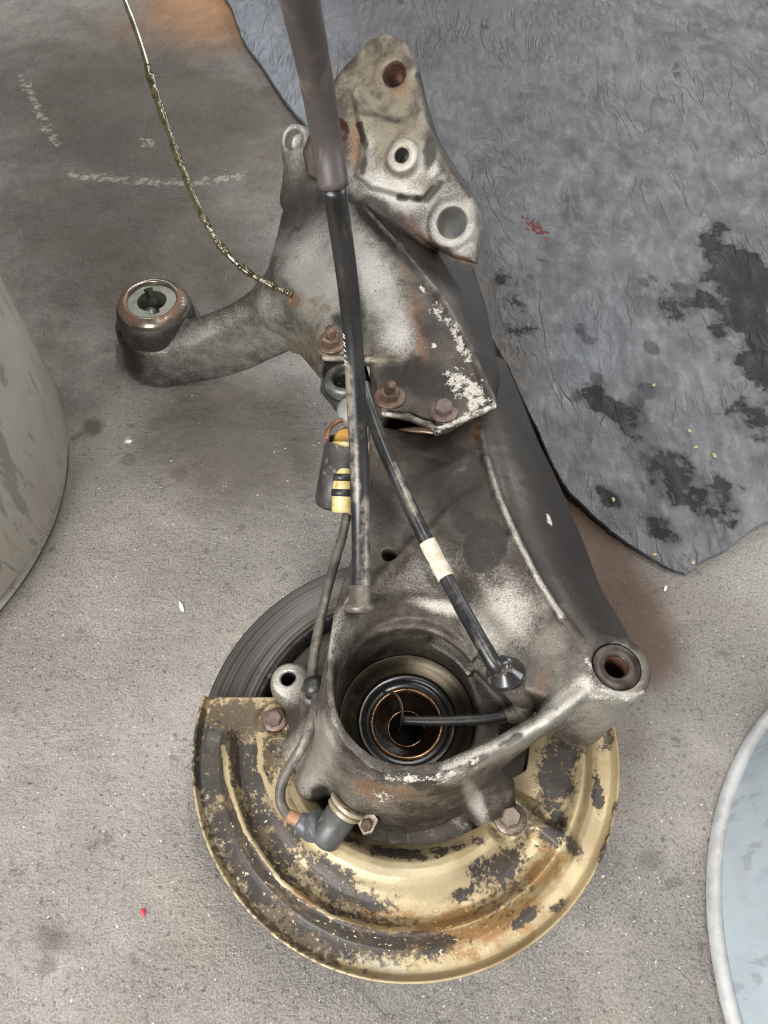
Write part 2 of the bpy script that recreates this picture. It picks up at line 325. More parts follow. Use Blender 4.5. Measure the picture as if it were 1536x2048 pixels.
# ================================================================== rubber mat (upper right)
def mat_mat():
    s = NT('worn_rubber'); med = s.noise(24, 6, .65); fine = s.noise(190, 5, .7); lines = s.noise(26, 7, .72, 1.0, s.mapping((1.9, .8, 1), (0, 0, -.62)))
    c = s.mix(s.ss(med, .3, .7), srgb(96, 96, 97), srgb(130, 131, 132)); c = s.mix(s.math('MULTIPLY', s.ss(lines, .5, .68), .45), c, srgb(128, 128, 128))
    c = s.mix(s.math('MULTIPLY', s.mask('brown', med, .8, .2, .9), .6), c, srgb(84, 72, 60)); c = s.mix(s.math('MULTIPLY', s.attr('pale'), .7), c, srgb(150, 155, 164))
    c = s.mix(s.math('MULTIPLY', s.ss(fine, .64, .72), .25), c, srgb(52, 52, 54))
    dr = s.math('SUBTRACT', 1, s.ss(s.math('ADD', s.voro(34, s.mapping((1, .8, 1), (0, 0, -.6))), s.math('MULTIPLY', s.math('SUBTRACT', fine, .5), .12)), .30, .36))
    drops = s.math('MULTIPLY', dr, s.ss(s.math('ADD', s.attr('drops'), s.math('MULTIPLY', s.math('SUBTRACT', s.noise(14, 2), .5), 2.5)), .42, .5))
    wn = s.noise(22, 6, .6); c = s.mix(s.math('MULTIPLY', s.mask('wet', wn, 1.2, .1, .7), .55), c, srgb(58, 58, 61)); wet = s.math('MAXIMUM', s.mask('wet', wn, 1.6, .44, .68), s.math('MULTIPLY', drops, .6))
    c = s.mix(s.math('MULTIPLY', wet, .8), c, srgb(30, 30, 32)); r = s.mixf(wet, s.lin(med, .3, .7, .36, .52), .22)
    red = s.mask('red', s.noise(170, 3), 2.2, .5, .54); c = s.mix(red, c, srgb(124, 50, 50))
    scr = s.ss(s.noise(45, 3, .6, .3, s.mapping((6, .4, 1), (0, 0, -.55))), .69, .73); c = s.mix(s.math('MULTIPLY', scr, .35), c, srgb(175, 176, 176))
    cre = lambda sc, st, ro, wd: s.ss(s.math('ABSOLUTE', s.math('SUBTRACT', s.noise(sc, 3, .6, .5, s.mapping(st, (0, 0, ro))), .5)), 0, wd)
    gate = s.ss(s.noise(6, 3, .6), .44, .58); k1 = s.mixf(gate, 1, cre(9, (2.6, .7, 1), -.62, .03)); k2 = s.mixf(s.ss(s.noise(8, 3, .6, vec=s.mapping(loc=(2, 5, 0))), .5, .64), 1, cre(17, (3.4, .6, 1), -.5, .04)); c = s.mix(s.math('MULTIPLY', s.math('SUBTRACT', 1, s.math('MULTIPLY', k1, k2)), .22), c, srgb(48, 47, 46))
    h = s.math('ADD', s.math('MULTIPLY', lines, .7), s.math('MULTIPLY', fine, .45)); h = s.math('ADD', h, s.math('MULTIPLY', s.noise(34, 6, .72, 2.2, s.mapping((1.5, .8, 1), (0, 0, -.6))), 2.0))
    h = s.math('ADD', h, s.math('MULTIPLY', k1, .6)); h = s.math('ADD', h, s.math('MULTIPLY', k2, .3))
    return s.done(c, r, 0, s.bump(h, 1, .0055), .5)
edge = catmull([P(380, -90, 8), P(455, 0, 10), P(490, 75, 10), P(530, 130, 10), P(592, 222, 12), P(700, 330, 14), P(850, 500, 16), P(990, 680, 20), P(1050, 800, 22), P(1095, 890, 20), P(1132, 965, 15), P(1180, 1015, 11), P(1235, 1062, 8), P(1300, 1105, 6), P(1345, 1135, 5), P(1372, 1148, 4)], 14)
na = len(edge); nt = 150; E2 = P(1760, 905, 4) - P(1372, 1148, 4); E2 = E2 / np.linalg.norm(E2); V = []; rag = np.cumsum(rng.normal(0, .5, na)); rag -= np.linspace(0, rag[-1], na)
lump = P(1310, 915, 14)
for i in range(na):
    for j in range(nt):
        d = 900 * (j / (nt - 1)) ** 1.6; p = edge[i] + E2 * d; f = math.exp(-d / 45.0)
        p[2] = 5 + (edge[i][2] - 5) * f + (4 * math.sin(p[0] * .011 + p[1] * .017) + 2.5 * math.sin(p[0] * .031 - p[1] * .012 + 1) + 1.2 * math.sin(p[0] * .06 + p[1] * .045)) * (1 - f) + 7.7 * (1 - f)
        if j == 0: p += E2 * rag[i] * .8
        if i > na - 4: p += np.array([.4, 1, 0]) * math.sin(d * .09) * 2.5 * (d > 12)
        q = p - lump; a = (q[0] * .55 - q[1] * .83); b = (q[0] * .83 + q[1] * .55); p[2] += 9 * math.exp(-(a / 26) ** 2 - (b / 10) ** 2)
        V.append(p)
V = np.array(V); top = len(V); Vb = V.copy(); Vb[:, 2] -= 4.5; V = np.concatenate([V, Vb]); F = []
for i in range(na - 1):
    for j in range(nt - 1):
        a = i * nt + j; F.append((a, a + nt, a + nt + 1, a + 1)); F.append((top + a, top + a + 1, top + a + nt + 1, top + a + nt))
for i in range(na - 1):
    for j in (0, nt - 1): a = i * nt + j; F.append((a, a + nt, top + a + nt, top + a))
for j in range(nt - 1):
    for i in (0, na - 1): a = i * nt + j; F.append((a, a + 1, top + a + 1, top + a))
at = dict(wet=blobs(V, [(1500, 590, 75, 150, -30, 1.1), (1400, 620, 70, 70, 0, .75), (1250, 830, 90, 40, 35, .95), (1330, 960, 90, 60, 40, .85), (1420, 1000, 70, 60, 0, .6), (1320, 1050, 55, 30, 45, .9), (1210, 990, 40, 18, 40, .8), (1500, 820, 60, 80, 0, .55), (1530, 690, 60, 90, 0, 1.1), (1040, 620, 40, 90, -20, .45)]),
          drops=blobs(V, [(1240, 780, 140, 120, 0, .9), (1180, 620, 120, 160, 0, .5), (1340, 560, 110, 80, 0, .6)]),
          brown=blobs(V, [(960, 560, 60, 260, -15, .7), (1010, 720, 50, 120, -20, .9), (860, 60, 330, 200, 10, .5)]), pale=blobs(V, [([(470, 0), (530, 120), (600, 230)], 70, 1.0), (650, 60, 60, 80, 0, .5), (1180, 700, 90, 120, 20, .3)]),
          red=blobs(V, [([(1058, 446), (1088, 466)], 10, 1.0)]))
mato = mk('rubber_mat', V, F, mat_mat(), attrs=at, auto=50)
tag(mato, 'large worn dark grey rubber mat with wet patches at the upper right', 'rubber mat')

# ================================================================== drums
def drum(name, center, R, mats, label, flare=.05, h=300):
    r0 = R - 9
    root = empty(name, (center[0], center[1], 0)); tag(root, label, 'drum', 'drums standing on the floor')
    c = (center[0], center[1], 0)
    wall = [(0, 9), (r0 - 30, 8), (r0 - 8, 3), (r0 - 1, 4)] + [(r0 + flare * z, z) for z in np.linspace(9, h, 24)] + [(r0 + flare * h - 3, h), (r0 + flare * h - 3, 30), (0, 16)]
    V, F = lathe(wall, c, seg=160, wob=.0008); mk('body', V, F, mats[0], root)
    V, F = lathe([(R - 6 + 6 * math.cos(t), 6.5 + 6.4 * math.sin(t)) for t in np.linspace(0, 2 * math.pi, 13)], c, seg=200, wob=.0007); mk('bottom_bead', V, F, mats[1], root)
    rt = r0 + flare * h; V, F = lathe([(rt + 6 * math.cos(t), h + 6 * math.sin(t)) for t in np.linspace(0, 2 * math.pi, 11)], c, seg=120); mk('top_rim', V, F, mats[1], root)
    return root
def drum_mat(name, c1, c2, c3, sc):
    s = NT(name); n = s.noise(7, 6, .62, .4); v = s.noise(22, 6, .7, .3, s.mapping((1, 1, .35))); f = s.noise(160, 4, .65)
    c = s.mix(s.ss(n, .35, .66), srgb(*c1), srgb(*c2)); c = s.mix(s.math('MULTIPLY', s.ss(v, .5, .68), .55), c, srgb(*c3))
    c = s.mix(s.math('MULTIPLY', s.ss(s.noise(34, 4, .6, .6, s.mapping((1.6, 1.6, .35), (.5, .2, .4))), .58, .63), sc), c, srgb(64, 68, 67)); c = s.mix(s.math('MULTIPLY', s.ss(s.noise(55, 3, .6, .8, s.mapping((2, 2, .3), (.7, .4, .2))), .61, .65), sc), c, srgb(182, 166, 136))
    return s.done(c, s.lin(v, .3, .7, .38, .58), 0, s.bump(s.math('ADD', f, s.math('MULTIPLY', v, 2)), .25, .0008))
bead = m_simple('drum_bead', (186, 178, 166), (206, 200, 190), .5, .1, 40, .3, .0008, (118, 106, 90))
bead2 = m_simple('drum_bead_pale', (150, 150, 148), (172, 172, 170), .5, .1, 40, .3, .0008, (172, 168, 160))
drum('steel_drum', (-588, 430), 264, (drum_mat('drum_olive_grey', (204, 199, 188), (222, 217, 205), (180, 182, 175), .4), bead), 'scuffed olive-grey drum at the left edge beside the rubber bushing', .07)
drum('steel_drum', (498, 20), 262, (drum_mat('drum_blue_grey', (160, 171, 177), (180, 190, 195), (142, 156, 165), .25), bead2), 'pale blue-grey drum at the lower right corner beside the brake dust shield', -.10)

# ================================================================== SUSPENSION ARM
AX, AY = 16.0, 173.0                                      # hub axis
arm = empty('suspension_arm', (AX, AY, 0))
tag(arm, 'oily cast aluminium suspension arm with brake disc and gold dust shield on the floor', 'suspension arm')
M_cast = m_casting('cast_aluminium_brown', (108, 101, 92), (188, 182, 171), (62, 54, 47))
M_cast2 = m_casting('cast_aluminium_grey', (106, 101, 95), (192, 188, 180), (68, 60, 53))
M_steel = m_simple('dull_steel', (96, 92, 88), (140, 136, 130), .38, .7, 90, .3, .0005, (70, 58, 48))
M_black = m_simple('black_rubber', (22, 22, 23), (40, 39, 38), .42, 0, 70, .3, .0006, (70, 66, 60))
M_tube = m_simple('black_cable_jacket', (24, 24, 25), (42, 40, 39), .36, 0, 40, .35, .0007, (56, 53, 49), (1, 1, .4))
M_rust = m_simple('rusty_bolt', (80, 62, 51), (106, 87, 73), .5, .4, 160, .5, .0007, (92, 56, 40))
M_hole = m_simple('dark_cavity', (12, 10, 9), (20, 17, 15), .7, 0, 60, spec=.2)

# ---- knuckle casting (hub carrier and lower arm)
Kf = Field((-110, 60, 62), (190, 470, 222), 1.6)
outl = PL([(742, 690, 186), (742, 800, 186), (738, 900, 187), (730, 1000, 188), (712, 1090, 188), (688, 1160, 187), (668, 1230, 186), (655, 1310, 184), (651, 1380, 182), (661, 1440, 180), (690, 1492, 178), (740, 1537, 177), (810, 1564, 176), (870, 1562, 176), (930, 1543, 178), (1000, 1503, 181), (1080, 1456, 185), (1150, 1408, 188), (1215, 1395, 190), (1270, 1340, 186), (1272, 1290, 172), (1255, 1255, 160), (1200, 1170, 150), (1130, 1000, 150), (1080, 893, 152), (1042, 806, 155), (1014, 745, 158), (990, 690, 160), (960, 610, 164), (900, 620, 172)])
ktop = PL([(760, 720, 182), (900, 720, 184), (960, 720, 182), (958, 880, 188), (985, 960, 194), (1030, 1060, 198), (1080, 1150, 199), (1130, 1235, 198), (1160, 1290, 196), (1030, 800, 166), (1000, 800, 180), (1040, 900, 184), (1085, 1000, 184), (1145, 1130, 184), (1200, 1225, 182), (1075, 890, 157), (985, 690, 168), (955, 620, 170), (1132, 1000, 153), (1200, 1180, 152), (1250, 1262, 160),
           (850, 900, 182), (850, 1000, 184), (900, 1100, 188), (800, 1150, 188), (1000, 1250, 186), (1060, 1330, 178), (760, 1000, 182), (720, 1180, 191), (672, 1250, 189), (655, 1380, 184), (690, 1490, 180), (810, 1555, 178), (930, 1533, 182), (1080, 1446, 190), (1150, 1396, 193)])
kbot = PL([(800, 900, 112), (1000, 900, 112), (800, 1150, 100), (1000, 1150, 108), (1140, 1150, 110), (700, 1300, 88), (690, 1480, 90), (810, 1560, 88), (900, 1540, 96), (1000, 1500, 140), (1080, 1456, 158), (1150, 1408, 160), (1200, 1300, 120)])
Kf.prism(outl, ktop, kbot, 1.4, k=2, draft=.05)
Kf.cyl((AX, AY, 66), (AX, AY, 160), 66, 56, k=14, rnd=3)                                        # hub carrier skirt
bt = P(1235, 1330, 196); Kf.cyl(bt - [3, -1, 110], bt - [0, 0, 2], 21, 22.5, k=9, rnd=2.5)         # damper boss
Kf.cap(P(1180, 1380, 172), P(1110, 1420, 165), 13, 9, k=12)
Kf.path(PL([(1010, 1488, 184), (1090, 1442, 188), (1160, 1392, 192)]), 3, k=4)
Kf.path(PL([(962, 862, 188), (974, 920, 192), (996, 990, 197), (1030, 1068, 199), (1072, 1152, 200), (1122, 1232, 199), (1160, 1282, 196)]), 2.3, k=4)                                      # parting ridge
Kf.path(PL([(880, 1052, 184), (930, 1012, 185), (985, 975, 190)]), 3.2, k=9); Kf.path(PL([(760, 1160, 189), (830, 1090, 187), (885, 1050, 187)]), 3, k=7)
Kf.cyl(P(720, 1222, 176), P(719, 1208, 197), 12, 9.5, k=7)                                        # socket for the upright cable
lug = P(577, 1358, 96); Kf.cyl(lug - [0, 0, 24], lug, 14, 13, k=5); Kf.cap(lug - [0, 0, 12], P(655, 1375, 95), 12, 15, k=7); Kf.cap(lug - [0, 0, 14], P(640, 1420, 94), 11, 14, k=7)
Kf.cap(P(668, 1430, 118), P(592, 1500, 78), 17, 12, k=10); Kf.cap(P(695, 1500, 122), P(615, 1575, 74), 18, 12, k=12); Kf.cap(P(605, 1430, 82), P(640, 1400, 92), 12, 15, k=10)
Kf.cap(P(745, 1560, 124), P(716, 1584, 112), 19, 13, k=12)                                         # sensor neck
l2 = P(1020, 1637, 82)
Kf.prism(PL([(905, 1560, 110), (985, 1530, 110), (1030, 1560, 100), (1035, 1612, 90), (1000, 1640, 88), (965, 1655, 88), (930, 1600, 100)]), PL([(905, 1560, 118), (985, 1535, 120), (1030, 1575, 98), (1000, 1636, 86), (935, 1605, 92), (975, 1600, 98)]), 70, 4, k=8)
Kf.cyl((l2[0], l2[1], 66), (l2[0], l2[1], 79), 13, 12, k=6)
Kf.cap(P(1115, 1385, 174), P(1010, 1345, 168), 4, 10, k=12)
# cuts
Kf.cyl((AX, AY, 40), (AX, AY, 230), 47.2, 47.6, 's', 2, 0)
Kf.cyl((AX + 2, AY + 13, 168), (AX + 2, AY + 15, 204), 42, 60, 's', 4, 0)
Kf.prism(PL([(960, 1300, 175), (1040, 1385, 172), (1085, 1405, 175), (1072, 1432, 178), (985, 1480, 178), (880, 1522, 176), (860, 1420, 176)]), 230, 136, 3, 's', 4)
for t0 in np.linspace(2, 64, 22): Kf.cap((AX + 49 * math.cos(math.radians(t0)), AY + 49 * math.sin(math.radians(t0)), 150), (AX + 53 * math.cos(math.radians(t0)), AY + 53 * math.sin(math.radians(t0)), 152), 7, 7, 's', 3)
Kf.cyl(lug - [0, 0, 40], lug + [0, 0, 9], 5.8, 5.8, 's', 1, 0); Kf.cyl(bt - [0, 0, 8], bt + [0, 0, 9], 15.4, 15.4, 's', 1, 0); Kf.cyl(bt - [0, 0, 60], bt + [0, 0, 9], 7.5, 7.5, 's', 1, 0)
hp = P(779, 1110, 187); Kf.cyl(hp - [0, 0, 40], hp + [0, 0, 20], 5.2, 5.2, 's', 2, 0)
Kf.prism(PL([(810, 760, 180), (960, 790, 180), (940, 815, 180), (862, 870, 180), (770, 850, 180)]), 230, 150, 4, 's', 6)
V, F = Kf.mesh()
at = dict(light=blobs(V, [(1000, 1240, 70, 90, 20, .75), (890, 1215, 70, 14, 12, 1.2), (670, 1270, 40, 60, 0, .45), (610, 1540, 60, 80, 20, .95), (570, 1360, 40, 50, 0, 1.1), (640, 1480, 40, 60, 0, .9), ([(900, 1545), (1010, 1492), (1110, 1425), (1170, 1370)], 22, 1.1), (1200, 1420, 80, 70, -20, .7), (915, 935, 34, 60, 20, .5), (950, 1600, 16, 45, -25, 1.2), ([(974, 920), (996, 990), (1030, 1068), (1072, 1152), (1122, 1232)], 6, .8), (860, 1140, 90, 40, -20, .4), (760, 1590, 90, 40, 10, .4), (1245, 1390, 60, 14, 15, .9)]),  # light: paler worn metal, plus highlights painted on bore arc and rib edge
          dark=blobs(V, [([(985, 690), (1025, 800), (1080, 940), (1130, 1080), (1200, 1210), (1245, 1270)], 60, .92), (850, 870, 100, 60, 10, .7), (760, 1010, 50, 80, 0, .8), (840, 960, 70, 60, 0, .6), (920, 960, 110, 130, 20, .75), ([(985, 850), (1040, 1060), (1120, 1200)], 14, .6), (800, 1180, 90, 60, 0, .35), (690, 1460, 22, 60, -25, .6), (930, 1340, 60, 90, -30, .6), (1050, 1420, 70, 40, -25, .7), ([(690, 1495), (760, 1542), (850, 1556), (930, 1535), (1040, 1470)], 9, .7), (640, 1590, 24, 26, 0, 1), (700, 1130, 40, 60, 0, .4), (1220, 1300, 45, 35, 30, .7)]),  # dark: grease, with the shade of the right flank painted in
          dark_patch=blobs(V, [(972, 1085, 52, 74, 12, 1.0), (925, 1040, 50, 40, 30, .8)]),  # smooth darker patch on the arm below the cable
          rust=blobs(V, [(745, 1580, 50, 26, 10, .9), (1090, 1500, 50, 30, -30, .5), (950, 870, 16, 30, 0, .8), (1080, 1370, 20, 40, 20, .6), (800, 1590, 60, 30, 0, .6)]),
          paint=blobs(V, [([(775, 1552), (850, 1562), (920, 1545), (960, 1520)], 12, .5), ([(1175, 1320), (1190, 1370), (1240, 1395), (1285, 1390)], 11, .5), (770, 1595, 30, 14, 20, .5), (1098, 1040, 5, 14, -20, .9)]), gold=blobs(V, [(800, 1590, 110, 36, 0, .5), (660, 1300, 30, 60, 0, .2)]))
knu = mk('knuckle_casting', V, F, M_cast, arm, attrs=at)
# inserts in the knuckle
ins = lathe([(7.2, -14), (7.2, 1.0), (8.2, 1.8), (14.4, 1.8), (15.2, 1), (15.2, -8)], bt - [0, 0, 4.2], seg=40)
thr = [(7.4 - .7 * (i % 2), -1 - i * 1.1) for i in range(30)]; mk('threaded_insert', *ins, m_simple('insert_steel', (48, 41, 37), (74, 64, 58), .4, .6, 120, .3, .0005), arm)
mk('thread', *lathe(thr, bt - [0, 0, 3], seg=36), m_simple('copper_thread', (110, 74, 62), (140, 98, 84), .4, .6, 200), arm)
mk('thread', *lathe([(5.7 - .5 * (i % 2), -1.5 - i * .9) for i in range(26)] + [(0, -25)], lug, seg=30), M_hole, arm)

# ---- hub and bearing seen down the bore
hub = empty('hub', (AX, AY, 100)); hub.parent = arm; hub.location = (0, 0, .1)
c0 = (AX, AY, -13)
M_race = m_simple('oily_race', (44, 39, 30), (68, 60, 46), .34, .75, 30, .2, .0004, (84, 74, 54))
mk('bearing_race', *lathe([(47.1, 112), (47.1, 133), (46, 133), (44, 130.5), (42, 130.2), (41.2, 128.5), (36, 127.4), (34.6, 126), (34.6, 112)], c0, seg=96), M_race, hub)
mk('seal', *lathe([(34.4, 112), (34.4, 126), (33, 126.6), (30, 124.5), (28, 121), (26.6, 122), (26.2, 120), (26.2, 112)], c0, seg=96), m_simple('seal_rubber', (20, 20, 21), (34, 33, 33), .3, 0, 40, .2, .0004, coat=.3), hub)
M_amber = m_simple('amber_oil_film', (96, 66, 40), (140, 108, 72), .22, .7, 60, .15, .0004, (60, 38, 22), coat=.6)
mk('inner_ring', *lathe([(26, 113), (26, 121.5), (25.2, 122.6), (24, 122.6), (23.2, 121.5), (23, 113)], c0, seg=96), M_amber, hub)
mk('oily_bore', *lathe([(22.9, 118), (19.5, 114.5), (17, 113), (13.8, 110)], c0, seg=72), m_simple('black_oil', (12, 7, 5), (34, 17, 9), .2, .1, 50, .5, .001, coat=.5), hub)
mk('snap_ring', *lathe([(12.9 + .6 * math.cos(t), 109.5 + .6 * math.sin(t)) for t in np.linspace(0, 2 * math.pi, 9)], c0, seg=60, a1=5.6), M_amber, hub)
Vs, Fs = lathe([(14.2, 109), (12.2, 107.5), (12, 80), (0, 78)], c0, seg=72)
Vs = [v if (k // 4) % 4 < 2 else np.array([AX + (v[0] - AX) * .92, AY + (v[1] - AY) * .92, v[2]]) for k, v in enumerate(Vs)]
mk('spline_bore', Vs, Fs, m_simple('black_bore', (7, 6, 5), (16, 11, 8), .8, 0, 60, spec=.15), hub)

# ---- front arm casting with mounting plate
Ff = Field((-300, 360, -2), (110, 770, 345), 1.9)
fo = PL([(992, 812, 198), (1000, 765, 184), (990, 700, 172), (970, 610, 166), (948, 540, 166), (880, 480, 200), (780, 420, 215), (700, 370, 212), (640, 350, 198), (592, 395, 184), (566, 450, 170), (546, 540, 160), (556, 600, 158), (600, 650, 168), (634, 662, 186), (630, 690, 190), (645, 716, 192), (735, 722, 195), (752, 762, 195), (762, 829, 196), (815, 835, 197), (858, 851, 198), (872, 867, 199), (900, 857, 200)])
ft = PL([(640, 690, 198), (700, 705, 200), (800, 722, 206), (780, 790, 205), (765, 826, 203), (860, 845, 205), (980, 805, 208), (940, 700, 217), (885, 600, 223), (800, 500, 226), (720, 410, 224), (650, 400, 214), (592, 430, 195), (568, 500, 182), (560, 580, 174), (600, 645, 182), (650, 560, 204), (750, 580, 217), (800, 680, 215), (700, 480, 216), (1000, 785, 196), (988, 700, 180), (968, 600, 176), (946, 545, 176), (640, 360, 205)])
fb = PL([(700, 715, 186), (645, 700, 184), (800, 830, 190), (870, 860, 191), (980, 815, 192), (800, 770, 188), (750, 600, 120), (600, 560, 100), (900, 560, 120), (700, 420, 120), (990, 700, 150)])
Ff.prism(fo, ft, fb, 4, k=3)
Ff.path(PL([(700, 385, 224), (800, 497, 228), (885, 600, 226), (940, 700, 220), (985, 800, 208)]), 3, k=6)
Ff.path(PL([(650, 716, 198), (735, 720, 203), (800, 722, 208)]), 2.6, k=3); Ff.path(PL([(768, 828, 202), (815, 834, 203), (858, 850, 205), (874, 862, 206), (988, 812, 207)]), 2.4, k=3)
# left limb with bushing eye
bc = P(298, 590, 92); B0 = np.array([bc[0], bc[1], 0])
Ff.prism(PL([(600, 470, 170), (560, 540, 156), (520, 585, 122), (470, 615, 100), (420, 632, 84), (380, 640, 74), (362, 600, 60), (330, 575, 55), (265, 575, 55), (232, 600, 48), (222, 640, 40), (236, 690, 14), (276, 740, 6), (325, 767, 4), (400, 764, 8), (480, 744, 24), (540, 718, 46), (575, 704, 62), (600, 712, 82), (640, 760, 104), (690, 700, 150)]),
   PL([(600, 520, 178), (560, 570, 158), (525, 610, 128), (470, 640, 104), (410, 665, 82), (350, 690, 64), (280, 690, 52), (240, 640, 50), (300, 590, 52), (560, 690, 110), (500, 715, 84), (420, 742, 60), (330, 752, 42), (270, 725, 40), (620, 690, 150), (480, 690, 94)]), PL([(230, 640, 1.5), (300, 590, 1.5), (325, 767, 1.5), (400, 764, 5), (480, 744, 20), (540, 718, 42), (575, 704, 58), (600, 712, 78), (640, 760, 100), (560, 570, 70), (420, 640, 15), (640, 600, 95)]), 7, k=12)
Ff.cap(P(640, 560, 150), P(575, 610, 128), 44, 30, k=18)
Ff.cyl(B0 + [0, 0, 3], B0 + [0, 0, 54], 49, 46, k=6, rnd=3)
Ff.cyl(B0 + [0, 0, 40], B0 + [0, 0, 220], 41.3, 41.3, 's', 2, 0)
Ff.prism([(-400, 300), (200, 300), (200, 900), (-400, 900)], 1.5, -60, 1, 's', 1)
# mounting plate standing at the far end
An = np.array([-.34, -.60, .70]); An /= np.linalg.norm(An); A0 = P(790, 100, 315)
Q = lambda pts: [onplane(u, v, A0, An) for u, v in pts]
Ff.slab(Q([(600, 300), (640, 200), (672, 143), (700, 114), (735, 76), (770, 62), (808, 78), (830, 118), (846, 190), (870, 268), (905, 328), (945, 388), (957, 440), (950, 525), (900, 512), (840, 478), (780, 436), (720, 400), (650, 372), (610, 350)]), A0, An, -16, 0, 3.5, k=5)
Ff.slab(Q([(706, 188), (716, 176), (730, 205), (755, 232), (790, 243), (820, 236), (846, 222), (858, 246), (872, 300), (892, 340), (870, 362), (845, 400), (800, 392), (745, 378), (712, 352), (722, 318), (726, 276), (715, 232)]), A0, An, -4, 6.5, 3, k=5)
h1, h2, h3, hb = (onplane(u, v, A0, An) for u, v in ((789, 150), (672, 262), (905, 447), (815, 322)))
Ff.cyl(h3 - An * 16, h3 + An * 4, 22, 20.5, k=4); Ff.cyl(hb - An * 5, hb + An * 17, 17, 13.6, k=6, rnd=1.2); Ff.cyl(h1 - An * 8, h1 + An * 1.6, 19, 18, k=3, rnd=1)
Ff.cap(P(730, 400, 210), P(880, 470, 200), 22, 18, k=14); Ff.cap(P(640, 360, 190), P(720, 330, 235), 20, 16, k=14); Ff.cap(P(850, 420, 205), h3 - An * 14, 14, 12, k=10)
eye = P(590, 282, 215); en = np.array([-.45, -.62, .64]); Ff.cyl(eye - en * 16, eye + en * 4, 17, 15, k=4, rnd=1); Ff.cap(eye - [0, 0, 20], P(625, 380, 190), 14, 20, k=10)
Ff.cap(P(600, 330, 205), P(592, 400, 180), 14, 16, k=10)
for hh, rr in ((h1, 10.2), (h2, 11), (h3, 12.6)): Ff.cyl(hh - An * 75, hh + An * 20, rr, rr, 's', 1.5, 0)
Ff.cyl(hb - An * 6, hb + An * 30, 5.6, 6.2, 's', 1.5, 0); Ff.cyl(eye - en * 9, eye + en * 20, 9.5, 10, 's', 1.5, 0)
Ff.cap(P(590, 600, 176), P(594, 606, 168), 3, 3, 's', 1)
V, F = Ff.mesh()
at = dict(light=blobs(V, [(630, 560, 70, 110, -15, 1.0), (750, 560, 46, 150, -28, .85), (790, 650, 40, 90, -20, .8), (730, 300, 30, 60, 0, .6), (790, 380, 90, 40, 25, .95), (905, 450, 62, 80, 0, .8), (815, 320, 40, 45, 0, 1.2), (860, 330, 20, 60, -25, .8), (582, 275, 22, 50, 0, .7), (440, 690, 190, 60, -14, .6), (540, 610, 50, 40, -40, .5)]),  # light: paler metal, with the dome's highlight put into the colour
          gold=blobs(V, [(780, 220, 120, 200, -20, .8), (640, 690, 70, 36, 0, 1.0), (780, 718, 70, 12, 4, 1.0), (905, 450, 70, 90, 0, .35), (620, 640, 50, 50, 0, .45)]),
          dark=blobs(V, [([(740, 420), (830, 500), (930, 570), (960, 640)], 38, 1.0), ([(945, 560), (975, 680), (1005, 790)], 42, 1.1), (860, 660, 40, 70, -25, .55), (850, 760, 110, 50, 20, .9), (790, 745, 36, 40, 0, 1.0), ([(700, 395), (770, 440), (860, 520)], 12, .8), (250, 680, 40, 90, -20, .9), (590, 430, 50, 90, 0, .55), (680, 640, 34, 24, 0, .7), (300, 660, 80, 26, 10, .8), (770, 235, 70, 12, 15, .7), (860, 300, 16, 54, 0, .9), ([(838, 150), (856, 230), (890, 310), (940, 390)], 9, .8), ([(720, 250), (732, 300), (724, 345)], 9, .8), ([(800, 395), (850, 400), (880, 365)], 10, .8), (700, 130, 30, 20, -40, .6), (760, 190, 40, 16, 20, .4), (720, 640, 20, 120, -5, .6)]),  # dark: grime, plus painted shade in crease, on right flank and beside cable sleeve
          rust=blobs(V, [(800, 175, 24, 26, 0, .85), (712, 290, 16, 50, 0, .9), ([(800, 440), (880, 505), (940, 530)], 12, .9), (830, 620, 24, 110, -15, .6), (845, 690, 20, 60, -10, .7), (590, 600, 20, 24, 0, .9), (640, 620, 30, 40, 0, .5)]),
          paint=blobs(V, [([(868, 615), (905, 655), (925, 700), (935, 720)], 12, .58), ([(915, 760), (950, 790), (960, 815)], 30, .60), ([(870, 860), (920, 840), (985, 812)], 10, .62), (868, 692, 6, 6, 0, 1), (845, 580, 5, 14, -35, .9), (770, 826, 22, 6, 10, .5), (720, 76, 26, 10, -40, .35)]))
frc = mk('arm_casting', V, F, M_cast2, arm, attrs=at)
for hh, rr in ((h1, 10.0), (h2, 10.8)): mk('plate_hole_sleeve', *lathe([(rr, -16), (rr, -.5), (rr - 1, -.8), (rr - 1.2, -16), (0, -17)], hh, An, 32), m_simple('rusty_bore', (34, 18, 11), (70, 36, 22), .6, .3, 160), arm)
mk('thread', *lathe([(5.9 - .5 * (i % 2), 16 - i * .9) for i in range(20)] + [(0, -3)], hb, An, 28), M_steel, arm)

# ---- bushing
bu = empty('bushing', B0 + [0, 0, 40]); bu.parent = arm; bu.location = (Vector((B0 + [0, 0, 40]) / 1000) - arm.location)
tA = np.array([.03, -.05, 1.0])
mk('rubber', *lathe([(41, 2), (41.6, 50), (41.4, 62), (40.4, 74), (38.8, 80), (36, 82.5), (30, 82), (28, 74), (16, 70), (16, 5)], B0, tA, 64), m_simple('bushing_rubber', (38, 36, 33), (58, 55, 50), .55, 0, 40, .3, .0006, (78, 72, 64)), bu)
V, F = lathe([(36, 78), (36.6, 84), (35.8, 86), (29.5, 91), (27, 91.4), (25.6, 89.5), (25.6, 76)], B0, tA, 72)
mk('outer_ring', V, F, m_simple('ring_steel', (128, 118, 106), (160, 150, 136), .26, .85, 60, .2, .0004), bu, attrs=dict(rust=blobs(V, [([(240, 575), (240, 610), (262, 632)], 20, .9), ([(325, 628), (350, 612), (362, 590)], 20, .9), (300, 530, 70, 12, 0, .4)])))
